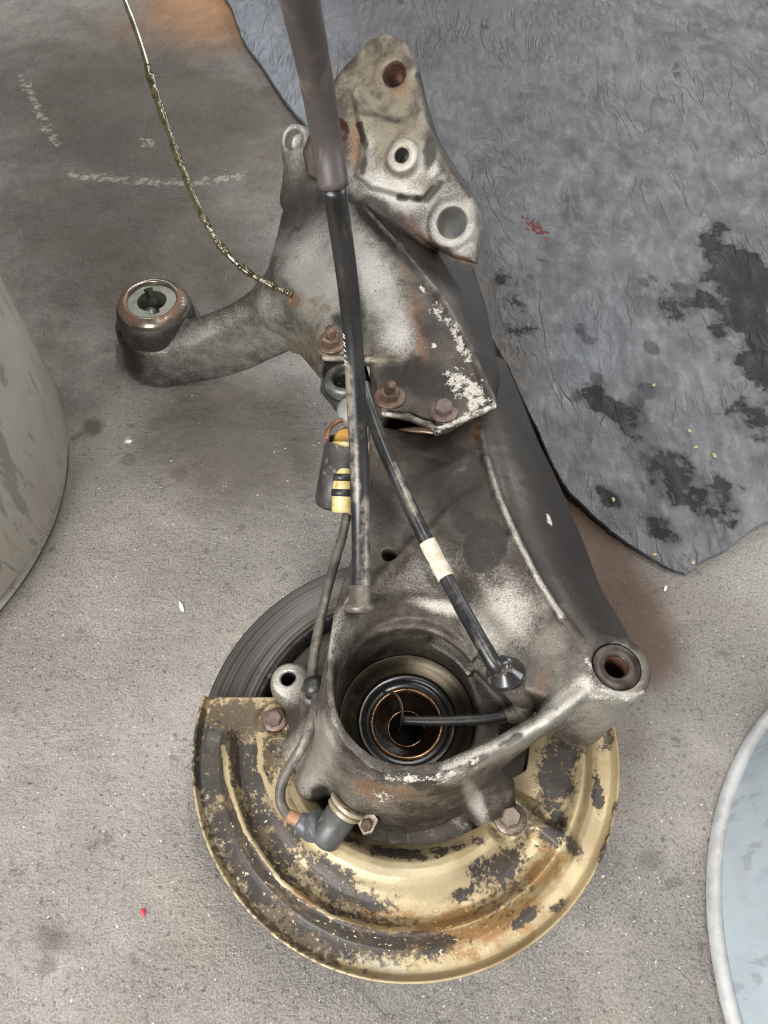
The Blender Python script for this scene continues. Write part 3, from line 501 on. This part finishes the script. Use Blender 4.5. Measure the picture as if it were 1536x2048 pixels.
# slotted inner core: polar ring whose inner edge carries two key slots, with a tab
Vc = []; Fc = []; sg = 96
for i in range(sg):
    t = 2 * math.pi * i / sg; ri = 15.5
    dd = (math.degrees(t) - 110 + 180) % 360 - 180; dd2 = (math.degrees(t) - 290 + 180) % 360 - 180
    if abs(dd) < 15: ri = 21.5
    if abs(dd2) < 17: ri = 20.5
    for r, h in ((ri, 60), (ri, 88), (25.4, 88), (25.4, 84)): Vc.append(B0 + np.array([r * math.cos(t) + .03 * h, r * math.sin(t) - .05 * h, h]))
for i in range(sg):
    j = (i + 1) % sg
    for q in range(3): Fc.append((i * 4 + q, j * 4 + q, j * 4 + q + 1, i * 4 + q + 1))
M_zinc = m_simple('zinc_grey', (112, 112, 102), (136, 136, 124), .38, .6, 50, .2, .0004, (104, 104, 94))
mk('inner_sleeve', Vc, Fc, M_zinc, bu, auto=35)
mk('core_pin', *lathe([(0, 78), (5.6, 77), (6.6, 74), (6.6, 66), (6.6, 40)], B0 + [-3.5, 7, 0], (.02, -.18, 1), 28), M_zinc, bu)
mk('core_web', *lathe([(15.3, 62), (15.2, 66), (7, 67), (0, 66)], B0 + [.5, -2, 0], tA, 40), m_simple('core_grey', (70, 70, 62), (90, 90, 80), .5, .3, 50), bu)
mk('core_hole', *lathe([(6.2, 70), (6.4, 69), (6, 50), (0, 48)], B0 + [2, -12, 0], tA, 28), M_hole, bu)

# ---- brake disc
dsk = empty('brake_disc', (AX, AY, 0)); dsk.parent = arm; dsk.location = (0, 0, 0)
def disc_mat():
    s = NT('machined_disc'); n = s.N.new('ShaderNodeVectorMath'); n.operation = 'LENGTH'; v = s.mapping((1, 1, 0)); s.L.new(v, n.inputs[0])
    w1 = s.N.new('ShaderNodeTexNoise'); w1.noise_dimensions = '1D'; w1.inputs['Scale'].default_value = 420; w1.inputs['Detail'].default_value = 4; s.L.new(n.outputs['Value'], w1.inputs['W']); ring = w1.outputs['Fac']
    med = s.noise(26, 5, .6); fine = s.noise(300, 3)
    c = s.mix(s.ss(ring, .35, .68), srgb(82, 80, 76), srgb(114, 111, 105)); c = s.mix(s.math('MULTIPLY', s.ss(med, .45, .68), .5), c, srgb(66, 60, 52)); c = s.mix(s.math('MULTIPLY', s.ss(fine, .66, .74), .3), c, srgb(40, 36, 32))
    return s.done(c, s.lin(ring, .3, .7, .32, .5), .8, s.bump(ring, .2, .0004))
pd = [(122, 40), (122, 58), (123, 59), (157, 59), (158.5, 58), (158.5, 48), (157, 47), (122, 47)]
mk('friction_ring', *lathe(pd, (AX, AY + 3, 0), seg=160), disc_mat(), dsk, origin=(AX, AY + 3, 0), auto=40)
mk('hat', *lathe([(122.2, 57), (119, 57.6), (117, 55), (116, 30), (92, 24), (60, 22), (38, 1), (0, 0)], (AX, AY + 3, 0), seg=120), m_simple('hat_iron', (44, 42, 40), (66, 62, 58), .45, .5, 60, .4, .0006, (96, 92, 86)), dsk, auto=40)
mk('hub_flange', *lathe([(38, 0), (74, 2), (76, 8), (62, 14), (40, 20)], (AX, AY + 3, 0), seg=72), m_simple('flange_iron', (70, 60, 52), (92, 80, 70), .55, .4), dsk)
mk('backing_plate', *lathe([(56, 64), (90, 66), (106, 63), (110, 60), (110, 57), (56, 56)], (AX, AY + 1, 0), seg=120), m_simple('backing_brown', (64, 58, 52), (88, 80, 72), .5, .45, 50, .3, .0006, (120, 112, 100)), arm)

# ---- dust shield: pressed sheet on a polar grid
def shield_mat():
    s = NT('gold_passivated_sheet'); big = s.noise(16, 5, .6); med = s.noise(75, 6, .68); fine = s.noise(420, 3, .7)
    c = s.mix(s.ss(big, .35, .65), srgb(146, 129, 97), srgb(176, 159, 124)); c = s.mix(s.math('MULTIPLY', s.ss(med, .5, .7), .4), c, srgb(138, 116, 76))
    c = s.mix(s.math('MULTIPLY', s.attr('pale'), .8), c, srgb(176, 170, 148))
    c = s.mix(s.math('MULTIPLY', s.mask('rust', med, 1.0, .35, .75), .85), c, s.mix(fine, srgb(124, 88, 50), srgb(158, 120, 74)))
    c = s.mix(s.math('MULTIPLY', s.mask('grime', s.noise(200, 5, .72), 1.1, .3, .65), .88), c, s.mix(big, srgb(58, 49, 42), srgb(88, 74, 60)))
    nz = s.math('ADD', s.math('MULTIPLY', s.noise(48, 6, .75), .65), s.math('MULTIPLY', s.noise(260, 4, .7), .35)); c = s.mix(s.math('MULTIPLY', s.mask('dark', nz, 1.2, .12, .7), .6), c, srgb(92, 74, 54)); dk = s.math('MULTIPLY', s.mask('dark', nz, 2.1, .42, .62), .94); c = s.mix(dk, c, s.mix(s.ss(med, .4, .7), srgb(42, 39, 37), srgb(64, 54, 46)))
    flk = s.math('MULTIPLY', s.ss(s.noise(300, 3, .6), .64, .68), s.math('ADD', .25, s.attr('fleck'))); c = s.mix(flk, c, srgb(206, 192, 150)); sp = s.ss(s.noise(240, 2), .72, .75); c = s.mix(s.math('MULTIPLY', sp, .5), c, srgb(60, 50, 42))
    r = s.mixf(dk, s.lin(med, .3, .7, .34, .52), .5); h = s.math('SUBTRACT', s.math('ADD', s.math('MULTIPLY', fine, .5), med), s.math('MULTIPLY', dk, .8))
    return s.done(c, r, s.mixf(dk, .32, .05), s.bump(h, .45, .0008))
rin_t = [156, 166, 180, 195, 215, 235, 270, 298, 310, 320, 328, 336, 344, 360, 378]; rin_r = [84, 86, 87, 86, 80, 76, 74, 78, 82, 76, 75, 78, 91, 93, 93]
pr = [72, 76, 80, 84, 88, 93, 98, 102, 106, 110, 114, 120, 124, 127, 129, 131, 133, 136, 139, 143, 150, 153, 155, 156.5, 158]
pz = [66, 70, 76, 81, 84, 85, 84, 81, 77, 74, 72.5, 72.5, 74, 79, 82, 82.6, 81, 75, 70, 69, 69, 69.5, 72.5, 76, 75.5]
NR, NTH = 90, 340; V = []; CY = AY + 1
for i in range(NTH + 1):
    for j in range(NR + 1):
        fj = j / NR; r = 80 + (158 - 80) * fj; th0 = 180 - math.degrees(math.asin(min(.95, 31.0 / r))); th = th0 + (378 - th0) * i / NTH
        ri = np.interp(th, rin_t, rin_r); r = ri + (158 - ri) * fj; th0 = 180 - math.degrees(math.asin(min(.95, 31.0 / r))); th = th0 + (378 - th0) * i / NTH
        z = np.interp(r, pr, pz)
        wl = np.clip((th - 177) / 6, 0, 1); wl = wl * wl * (3 - 2 * wl); flat = 72.5 if r < 150 else z; z = flat * (1 - wl) + z * wl
        wr = np.clip((th - 326) / 8, 0, 1); z = z * (1 - wr * (r < 122)) + (73 * wr if r < 122 else 0)
        e = math.exp(-((th - 325) / 3.4) ** 4) * np.clip((r - 96) / 8, 0, 1) * np.clip((142 - r) / 10, 0, 1); z = z + (85 - z) * e
        eb = math.hypot(r * math.cos(math.radians(th)) - (P(550, 1440, 74)[0] - AX), r * math.sin(math.radians(th)) - (P(550, 1440, 74)[1] - CY)); z += 3.0 * np.clip((16 - eb) / 4, 0, 1)
        eb = math.hypot(r * math.cos(math.radians(th)) - (l2[0] - AX), r * math.sin(math.radians(th)) - (l2[1] - CY)); kk = np.clip((19 - eb) / 6, 0, 1); z = z * (1 - kk) + 81 * kk
        V.append((AX + r * math.cos(math.radians(th)), CY + r * math.sin(math.radians(th)), z + .35 * math.sin(th * .31) * math.sin(r * .09)))
V = np.array(V); nv = len(V); V = np.concatenate([V, V - [0, 0, 1.4]]); F = []; S = NR + 1
for i in range(NTH):
    for j in range(NR): a = i * S + j; F += [(a, a + S, a + S + 1, a + 1), (nv + a, nv + a + 1, nv + a + S + 1, nv + a + S)]
    for j in (0, NR): a = i * S + j; F.append((a, a + S, nv + a + S, nv + a))
for j in range(NR):
    for i in (0, NTH): a = i * S + j; F.append((a, a + 1, nv + a + 1, nv + a))
at = dict(dark=blobs(V, [([(412, 1470), (428, 1570), (465, 1690), (530, 1785)], 32, .9), ([(465, 1490), (480, 1540), (520, 1610)], 26, .85), ([(545, 1680), (600, 1735), (690, 1790), (760, 1815)], 18, .72), ([(700, 1868), (790, 1892), (880, 1882)], 30, .66), (1000, 1735, 60, 42, -25, .85), (920, 1790, 40, 14, -15, .7), (1050, 1835, 38, 15, -30, .8), (1120, 1810, 30, 14, -45, .8), (1118, 1540, 42, 110, 12, .8), (1150, 1700, 16, 36, -20, .75), (1195, 1590, 12, 44, -5, .66), (1215, 1480, 18, 34, 20, .75), (1105, 1660, 30, 50, 20, .8), ([(1235, 1600), (1190, 1760), (1110, 1860)], 6, .6), ([(640, 1650), (740, 1700), (850, 1712), (960, 1680)], 12, .7), (545, 1500, 22, 22, 0, .6)]),
          grime=blobs(V, [(470, 1440, 100, 44, 0, 1.0), (600, 1840, 170, 70, 30, .9), (500, 1700, 90, 150, -30, .75), (680, 1780, 140, 40, 20, .6), (1040, 1640, 60, 40, 0, .8), (760, 1880, 170, 50, 5, .8), (550, 1510, 50, 70, 0, .7), (1000, 1800, 100, 60, -20, .4), (1110, 1560, 50, 110, 10, .6)]),
          rust=blobs(V, [(960, 1850, 170, 60, -15, .85), (1090, 1740, 70, 50, -30, .8), (780, 1830, 120, 20, 5, .7), (620, 1800, 90, 20, 40, .5), (1150, 1600, 60, 170, 10, .3)]),
          pale=blobs(V, [([(388, 1430), (392, 1520), (430, 1660), (520, 1800), (660, 1900), (800, 1935)], 13, .9), (800, 1750, 150, 40, 5, .35)]), fleck=blobs(V, [(500, 1720, 130, 130, 0, .6), (760, 1860, 260, 50, 0, .8), (900, 1880, 130, 40, 0, .8)]))
rdg = blobs(V, [([(446, 1495), (456, 1565), (490, 1662), (560, 1762), (660, 1832), (780, 1862), (900, 1850)], 5, 1.0), ([(520, 1470), (520, 1540), (560, 1620), (640, 1690), (740, 1735)], 6, .6)])  # ridge highlights painted in by thinning dark and grime along these lines
at['dark'] = np.clip(np.maximum(at['dark'], blobs(V, [([(418, 1475), (440, 1600), (500, 1730), (600, 1830), (700, 1870)], 48, .82), ([(490, 1500), (520, 1620), (600, 1720), (680, 1775)], 36, .74)])) - rdg * .9, 0, 2); at['grime'] = np.clip(at['grime'] - rdg * .6, 0, 2)
shd = mk('dust_shield', V, F, shield_mat(), arm, attrs=at)

def hexbolt(name, c, r, parent, mat, axis=(0, 0, 1), flange=True, stud=0, rot=.2):
    a, b, n = frame(axis); c = np.asarray(c, float); V = []; F = []; hr = [(r * .86, 0), (r, .1 * r), (r, .72 * r), (r * .8, .92 * r)]
    for rr, h in hr:
        for k in range(6): t = rot + k * math.pi / 3; V.append(c + (a * math.cos(t) + b * math.sin(t)) * rr + n * (h + (1.2 if flange else 0)))
    for l in range(3):
        for k in range(6): F.append((l * 6 + k, l * 6 + (k + 1) % 6, (l + 1) * 6 + (k + 1) % 6, (l + 1) * 6 + k))
    F.append(tuple(range(18, 24)))
    o = mk(name, V, F, mat, parent, origin=c, auto=30)
    if flange: mk('washer', *lathe([(0, -1), (r * 1.45, -1), (r * 1.5, .4), (r * 1.38, 1.4), (r * .8, 1.9), (0, 2)], c, axis, 32), mat, o, origin=c)
    if stud: mk('stud', *lathe([(0, stud), (r * .5, stud - .3), (r * .55, stud - 1.2), (r * .55, 0)], c, axis, 20), mat, o, origin=c)
    return o
M_bolt = m_simple('grey_brown_bolt', (104, 92, 80), (136, 124, 110), .45, .6, 120, .4, .0006, (84, 62, 46))
pb = P(550, 1440, 77); hexbolt('bolt', pb, 6.2, arm, m_simple('pinkish_bolt', (92, 80, 72), (118, 104, 94), .5, .4, 160, .5, .0006, (150, 84, 78)), stud=6)
hexbolt('bolt', (l2[0], l2[1], 81.5), 7.6, arm, M_bolt, stud=8)
hexbolt('nut', P(663, 686, 200), 8.2, arm, M_rust, stud=16, rot=.5); hexbolt('nut', P(780, 794, 206), 8.0, arm, M_rust, stud=15); hexbolt('bolt', P(887, 822, 208), 7.4, arm, m_simple('brown_bolt', (88, 74, 68), (112, 96, 88), .5, .4, 160, .6, .0008, (70, 52, 44)), rot=.4)

# ---- cable clamp bracket under the front casting and the pipe beside it
V = []; F = []; bp = PL([(648, 722, 176), (730, 722, 176), (745, 775, 174), (735, 830, 172), (690, 838, 170), (668, 812, 172), (640, 775, 174)]); n_ = len(bp)
V = [p for p in bp] + [p - [0, 0, 5] for p in bp]; F = [tuple(range(n_)), tuple(range(n_, 2 * n_))[::-1]] + [(i, (i + 1) % n_, n_ + (i + 1) % n_, n_ + i) for i in range(n_)]
clampb = mk('clamp_bracket', V, F, m_simple('oily_black_metal', (34, 34, 33), (60, 60, 56), .28, .5, 60, .3, .0006, (110, 106, 96)), arm, smooth=False)
mk('grommet_ring', *lathe([(17.5, 0), (17.5, 4), (15.5, 7), (13, 9), (11, 9), (10, 5), (10, -10), (0, -12)], P(692, 765, 176), (-.1, -.15, 1), 44), m_simple('grey_grommet', (66, 66, 62), (104, 102, 96), .36, .3, 80, .3, .0005), clampb)
mk('cap', *lathe([(0, 12), (9, 11.6), (12, 9), (13, 4), (13, -14), (0, -15)], P(707, 826, 176), (-.1, -.5, .85), 40), m_simple('grey_cap', (92, 92, 92), (118, 117, 114), .5, .1, 60), clampb)
mk('pipe', *tube(PL([(728, 905, 168), (752, 880, 172), (790, 868, 176), (840, 862, 178), (880, 868, 178)]), 3.6, 14), m_simple('coppery_pipe', (120, 92, 76), (158, 132, 112), .32, .6, 60, .2, .0004), arm)

# ---- sensor plug in its holder
hd = empty('plug_holder', P(665, 950, 120)); hd.parent = arm; hd.location = Vector(P(665, 950, 120) / 1000) - arm.location
ca = P(692, 880, 172); cb = P(668, 1010, 128); axh = (ca - cb) / np.linalg.norm(ca - cb); Lh = np.linalg.norm(ca - cb)
M_hold = m_simple('dusty_black_plastic', (40, 37, 36), (66, 60, 57), .5, 0, 40, .3, .0006, (108, 98, 92))
mk('shell', *lathe([(14, Lh - 2), (15.8, Lh - 1), (16.2, 4), (15, 0), (13.8, 0), (13.8, Lh - 2)], cb, axh, 48, math.radians(60), math.radians(330)), M_hold, hd)
axr = np.array([-.08, -.42, .9]); mk('retaining_ring', *lathe([(15.2 + 2.1 * math.cos(t), 2.1 * math.sin(t)) for t in np.linspace(0, 2 * math.pi, 11)], ca + [0, 0, 2], axr, 48), m_simple('brown_ring', (104, 76, 56), (140, 108, 84), .4, .5, 90, .4, .0005, (74, 50, 36)), hd)
M_plug = m_simple('yellowed_plastic', (176, 160, 104), (198, 184, 132), .4, 0, 50, .15, .0004, (176, 140, 70))
pa, pe = P(688, 884, 172), P(684, 1026, 140); axp = (pa - pe) / np.linalg.norm(pa - pe); Lp = np.linalg.norm(pa - pe)
plug = mk('plug', *lathe([(0, 0), (7.2, .5), (8.2, 2), (8.2, Lp * .62), (7, Lp * .66), (7, Lp * .8), (10.5, Lp * .84), (11, Lp * .97), (9, Lp), (0, Lp)], pe, axp, 28), M_plug, hd)
mk('plug_head', *lathe([(0, -2), (9, -2.5), (11, -5), (11.4, -14), (0, -16)], ca, axr, 32), m_simple('orange_yellow_plastic', (178, 134, 64), (196, 158, 88), .38, 0, 60, .2, .0005, (150, 104, 50)), hd)
for hh in (16, 28): mk('band', *lathe([(7.8, hh - 3), (9, hh - 2.6), (9, hh + 2.6), (7.8, hh + 3)], pe, axp, 28), M_black, plug)

# ---- cables
def dusty(V, items): return dict(dust=blobs(np.array(V), items))
socket = P(720, 1212, 192); send = P(667, 372, 415)
tp = [socket, P(722, 1120, 205), P(720, 1000, 227), P(715, 850, 265), P(703, 640, 325), P(684, 480, 378), send]
V, F = tube(tp, 6.2, 20, 14); mk('cable_tube', V, F, M_tube, arm, attrs=dusty(V, [([(690, 700), (702, 850), (712, 1000)], 10, .6), ([(735, 1000), (735, 1180)], 16, .6), (700, 430, 12, 90, -10, .3), ([(690, 720), (696, 800)], 13, .8)]))
mk('cable_ferrule', *lathe([(6.3, 14), (7.4, 13), (7.6, 2), (9.8, 1), (10, -2), (8, -4)], socket + [0, 0, -1], tp[1] - tp[0], 32), m_simple('ferrule_steel', (92, 84, 76), (122, 112, 102), .45, .5, 90, .35, .0005), arm)
sl = [P(667, 372, 415), P(650, 260, 440), P(625, 120, 478), P(600, 0, 512), P(578, -110, 540), P(560, -230, 560)]
V, F = tube(sl, 7.6, 24, 10)
M_sleeve = m_simple('dusty_heatshrink', (58, 53, 51), (78, 70, 66), .45, 0, 22, .2, .0006, (90, 80, 70), (1, 1, .25))
slv = mk('cable_sleeve', V, F, M_sleeve, arm)
# small white print ticks on the upright tube
Ct = catmull(tp, 40); pu, pv = pix(Ct); tick = []
for vv in (664, 672, 680, 688, 697, 706, 716, 724):
    i = int(np.argmin(np.abs(pv - vv))); T = Ct[i + 1] - Ct[i - 1]; T /= np.linalg.norm(T); toc = np.array([0, 0, CAM_H]) - Ct[i]; toc -= T * (toc @ T); toc /= np.linalg.norm(toc); sd = np.cross(T, toc)
    if pix([Ct[i] + sd])[0][0] > pu[i]: sd = -sd
    ph = lambda q, up: Ct[i] + (toc * math.cos(q) + sd * math.sin(q)) * 6.32 + T * up
    tick.append(tube([ph(.86, -.5), ph(1.0, 0), ph(1.16, .5)], .28, 6, 3))
mk('print_mark', *join(*tick), m_simple('white_ink', (200, 198, 192), (220, 218, 212), .6), arm)
c2 = PL([(726, 770, 236), (738, 815, 236), (765, 890, 228), (800, 970, 216), (835, 1045, 208), (868, 1110, 202), (905, 1180, 198), (950, 1262, 200), (985, 1322, 197), (996, 1338, 193)])
V, F = tube(c2, 5.0, 18, 12); mk('brake_cable', V, F, M_tube, arm, attrs=dusty(V, [([(790, 930), (830, 1030)], 8, .7), ([(910, 1180), (985, 1320)], 14, .3)]))
pc = catmull(c2, 12); u_, v_ = pix(pc); sel = pc[(v_ > 1082) & (v_ < 1158)]
mk('paper_tag', *tube(sel, [5.6, 5.9, 5.5, 6.0, 5.6], 18, 3, .02, smooth=True), m_simple('dirty_cream_tape', (176, 163, 142), (204, 194, 176), .7, 0, 120, .6, .0009, (160, 140, 112)), arm)
gz = P(1013, 1350, 184); gax = np.array([-.32, .30, .9])
mk('cable_grommet', *lathe([(0, 13), (5.4, 13), (6.4, 11.5), (7.5, 7), (12, 3.5), (12.6, 1.5), (12, -1), (9, -3), (0, -4)], gz, gax, 40), m_simple('black_shiny_plastic', (34, 33, 33), (52, 50, 48), .25, 0, 60, .15, .0004, (96, 90, 84), coat=.3), arm)
mk('elbow', *tube([gz + [1, -1, -3], P(1032, 1375, 174), P(1048, 1398, 162), P(1042, 1422, 156), P(1015, 1432, 152)], [8.5, 8.5, 8, 7.5, 5], 20), M_cast, arm)
mk('inner_cable', *tube(PL([(1045, 1425, 152), (990, 1436, 150), (920, 1441, 146), (860, 1442, 143), (806, 1441, 140)]), [4.2, 3.8, 3.6, 3.4, 3.0], 14), M_tube, arm)
mk('seal_spring', *tube(PL([(766, 1384, 126), (790, 1388, 128), (803, 1410, 128), (804, 1440, 124), (798, 1462, 112)]), 1.1, 10), m_simple('dull_wire', (74, 66, 56), (104, 92, 76), .4, .5), arm)
sc_ = PL([(694, 1030, 140), (684, 1075, 136), (668, 1130, 128), (652, 1190, 122), (640, 1245, 118), (628, 1310, 120), (625, 1362, 124), (633, 1398, 126), (624, 1440, 127), (606, 1490, 122), (582, 1530, 112), (563, 1570, 102), (562, 1605, 94), (578, 1632, 94), (596, 1640, 96)])
V, F = tube(sc_, 3.7, 14, 10); mk('sensor_cable', V, F, m_simple('dusty_grey_cable', (66, 62, 56), (92, 86, 78), .5, 0, 60, .3, .0006, (48, 45, 43)), arm, attrs=dusty(V, [([(650, 1200), (625, 1330)], 8, .5), ([(620, 1450), (590, 1530)], 8, .6)]))
clp = P(629, 1374, 124); mk('cable_clip', *lathe([(4.2, -6), (7.4, -5), (8, 0), (7.4, 6), (4.2, 7)], clp, np.array(sc_[7]) - np.array(sc_[6]), 14), M_black, arm)
mk('clip_foot', *lathe([(0, 3), (9, 2.4), (10, 0), (9.5, -8), (0, -9)], clp + [-1, -1, -9], (0, 0, 1), 20), M_hold, arm)
# ---- wheel speed sensor
sa = P(700, 1604, 110); sb = P(644, 1684, 92); sx = (sb - sa) / np.linalg.norm(sb - sa); Ls = np.linalg.norm(sb - sa)
sen = mk('speed_sensor', *lathe([(0, Ls), (9.4, Ls - .5), (11, Ls - 3), (11, 9), (9, 8), (0, 8)], sa, sx, 32), m_simple('grey_black_plastic', (56, 56, 56), (78, 77, 75), .45, 0, 50, .2, .0005, (96, 92, 86)), arm)
mk('sensor_arm', *tube([sb - sx * 9 + [-6, 4, 2], P(622, 1655, 93), P(596, 1640, 95)], [10.5, 9.5, 6.0], 18), m_simple('slate_plastic', (72, 74, 78), (92, 94, 97), .42, 0, 50, .2, .0005), sen)
mk('cable_boot', *tube(PL([(604, 1645, 95), (578, 1630, 95)]), [4.8, 4.4], 14), m_simple('terracotta_boot', (136, 92, 68), (158, 114, 88), .6), sen)
for hh, rr in ((0, 13.6), (4.5, 12.6)): mk('collar', *lathe([(0, hh + 3.6), (rr - 1.2, hh + 3.6), (rr, hh + 2.6), (rr, hh + .8), (rr - 1, hh), (0, hh)], sa, sx, 36), m_simple('tan_collar', (150, 138, 116), (178, 166, 144), .4, .4, 60, .3, .0005, (118, 84, 54)), sen)
tb = [P(716, 1585, 114), P(756, 1640, 103), P(744, 1664, 100), P(726, 1668, 100), P(700, 1612, 108)]; nb = len(tb)
mk('mounting_tab', tb + [p - [0, 0, 5] for p in tb], [tuple(range(nb)), tuple(range(nb, 2 * nb))[::-1]] + [(i, (i + 1) % nb, nb + (i + 1) % nb, nb + i) for i in range(nb)], m_simple('tan_tab', (140, 122, 104), (168, 152, 132), .45, .4, 80, .3, .0005), sen, smooth=False)
hexbolt('bolt', P(733, 1652, 102), 4.2, sen, M_rust, flange=False)

# ================================================================== greasy steel wire
wp = PL([(222, -80, 330), (250, 0, 318), (282, 90, 300), (312, 190, 282), (340, 270, 266), (368, 345, 250), (400, 420, 234), (440, 490, 216), (490, 540, 200), (545, 572, 188), (585, 590, 180), (594, 606, 170)])
root = empty('greasy_wire', wp[-1]); tag(root, 'thin bent steel wire coated in amber grease, hooked into the arm casting', 'wire')
mk('strand', *tube(wp, 2.5, 12, 10), m_simple('bright_wire', (120, 114, 98), (160, 152, 132), .22, .9, 60, .2, .0003), root)
cwp = catmull(wp, 14); n_ = len(cwp); i0 = int(n_ * .22); seg_ = cwp[i0:]
rr = 3.0 + .5 * np.sin(np.arange(len(seg_)) * .5) + rng.normal(0, .32, len(seg_)) + .9 * np.exp(-((np.arange(len(seg_)) - 8) / 5.0) ** 2)
def grease_mat():
    s = NT('amber_grease'); n = s.noise(140, 5, .7); c = s.mix(s.ss(n, .35, .65), srgb(40, 35, 22), srgb(84, 75, 46)); c = s.mix(s.ss(s.noise(45, 3), .62, .7), c, srgb(132, 100, 50)); return s.done(c, .14, .25, s.bump(n, .5, .001), .5, .4)
mk('grease_coating', *tube(seg_, rr, 12, 2, .05), grease_mat(), root)
mk('grease_blob', *tube([cwp[-8], cwp[-3] + [0, 0, 2], P(593, 612, 176)], [2.6, 5.2, 3.6], 14, 6, .08), m_simple('rusty_grease', (86, 54, 34), (120, 80, 50), .2, .2, 120, .5, .001, coat=.6), root)

# ================================================================== chips and grit
def pebble(name, u, v, z, size, mat, label=None, cat=None, group=None, el=1.6, rot=None):
    c = P(u, v, z); rot = rng.uniform(0, 6.3) if rot is None else rot; bm = bmesh.new(); bmesh.ops.create_icosphere(bm, subdivisions=1, radius=1)
    for q in bm.verts: q.co *= 1 + rng.normal(0, .14)
    V = np.array([[q.co.x * size * el, q.co.y * size, q.co.z * size * .55] for q in bm.verts]); F = [tuple(x.index for x in f.verts) for f in bm.faces]; bm.free()
    R = np.array([[math.cos(rot), -math.sin(rot), 0], [math.sin(rot), math.cos(rot), 0], [0, 0, 1]]); V = V @ R.T; V += c + [0, 0, -V[:, 2].min() - .25]
    o = mk(name, V, F, mat, smooth=False); return tag(o, label, cat, group)
M_seed = m_simple('yellow_chip', (150, 132, 92), (186, 170, 128), .5, 0, 200); M_wch = m_simple('white_chip', (206, 204, 196), (226, 224, 218), .5, 0, 200); M_red = m_simple('red_chip', (176, 40, 52), (200, 60, 68), .5, 0, 200)
mv = np.array([v.co for v in mato.data.vertices])[:top] * 1000 + wloc(mato)
def mat_z(u, v):
    U, W = pix(mv); return mv[np.argmin((U - u) ** 2 + (W - v) ** 2)][2]
for u, v, t in ((1307, 771, 'alone and highest on the mat'), (1378, 862, 'orange one above the pair beside the lump'), (1390, 895, 'between two others right of the lump'), (1428, 911, 'rightmost on the mat near the lump'), (1226, 1000, 'close to the left mat edge'), (1308, 1110, 'left of the mat corner at the bottom'), (1385, 1126, 'on the mat edge right of the bottom corner')):
    pebble('paint_chip', u, v, mat_z(u, v), 2.0, M_seed, 'small yellowish chip on the rubber mat, ' + t, 'chip', 'yellow chips on the rubber mat')
pebble('paint_flake', 258, 884, 0, 2.6, M_wch, 'white flake on the floor below the bushing arm', 'flake', 'white flakes on the floor'); pebble('paint_flake', 363, 1214, 0, 2.2, M_wch, 'long pale flake on the floor left of the brake disc', 'flake', 'white flakes on the floor', 2.6, 2.0)
pebble('red_flake', 287, 1825, 0, 1.9, M_red, 'tiny red flake on the floor at the lower left', 'flake')
pebble('paint_flake', 1330, 1178, 0, 1.5, M_wch, 'pale sliver on the floor just below the mat corner', 'flake', 'white flakes on the floor', 2.6, 1.1)
V = []; F = []; base = np.array([[1, 0, 0], [-.5, .87, 0], [-.5, -.87, 0], [0, 0, .8], [.3, .3, .5]])
for _ in range(1500):
    u, v = rng.uniform(-40, 1580), 2080 - 2000 * rng.beta(1.1, 1.6); c = P(u, v, 0); sz = abs(rng.normal(.55, .35)) + .22; t = rng.uniform(0, 6.3)
    q = base * sz * rng.uniform(.7, 1.3, (5, 3)); q = np.stack([q[:, 0] * math.cos(t) - q[:, 1] * math.sin(t), q[:, 0] * math.sin(t) + q[:, 1] * math.cos(t), q[:, 2]], 1) + c + [0, 0, -.1]
    o = len(V); V += list(q); F += [(o, o + 1, o + 3), (o + 1, o + 2, o + 3), (o + 2, o, o + 3), (o, o + 1, o + 4)]
g = mk('grit', V, F, m_simple('pale_grit', (150, 140, 128), (216, 208, 194), .7, 0, 30, .1, .0002, (90, 80, 70)), origin=(0, 0, 0), smooth=False); tag(g, 'fine pale grit scattered over the concrete floor', 'grit', None, 'stuff')
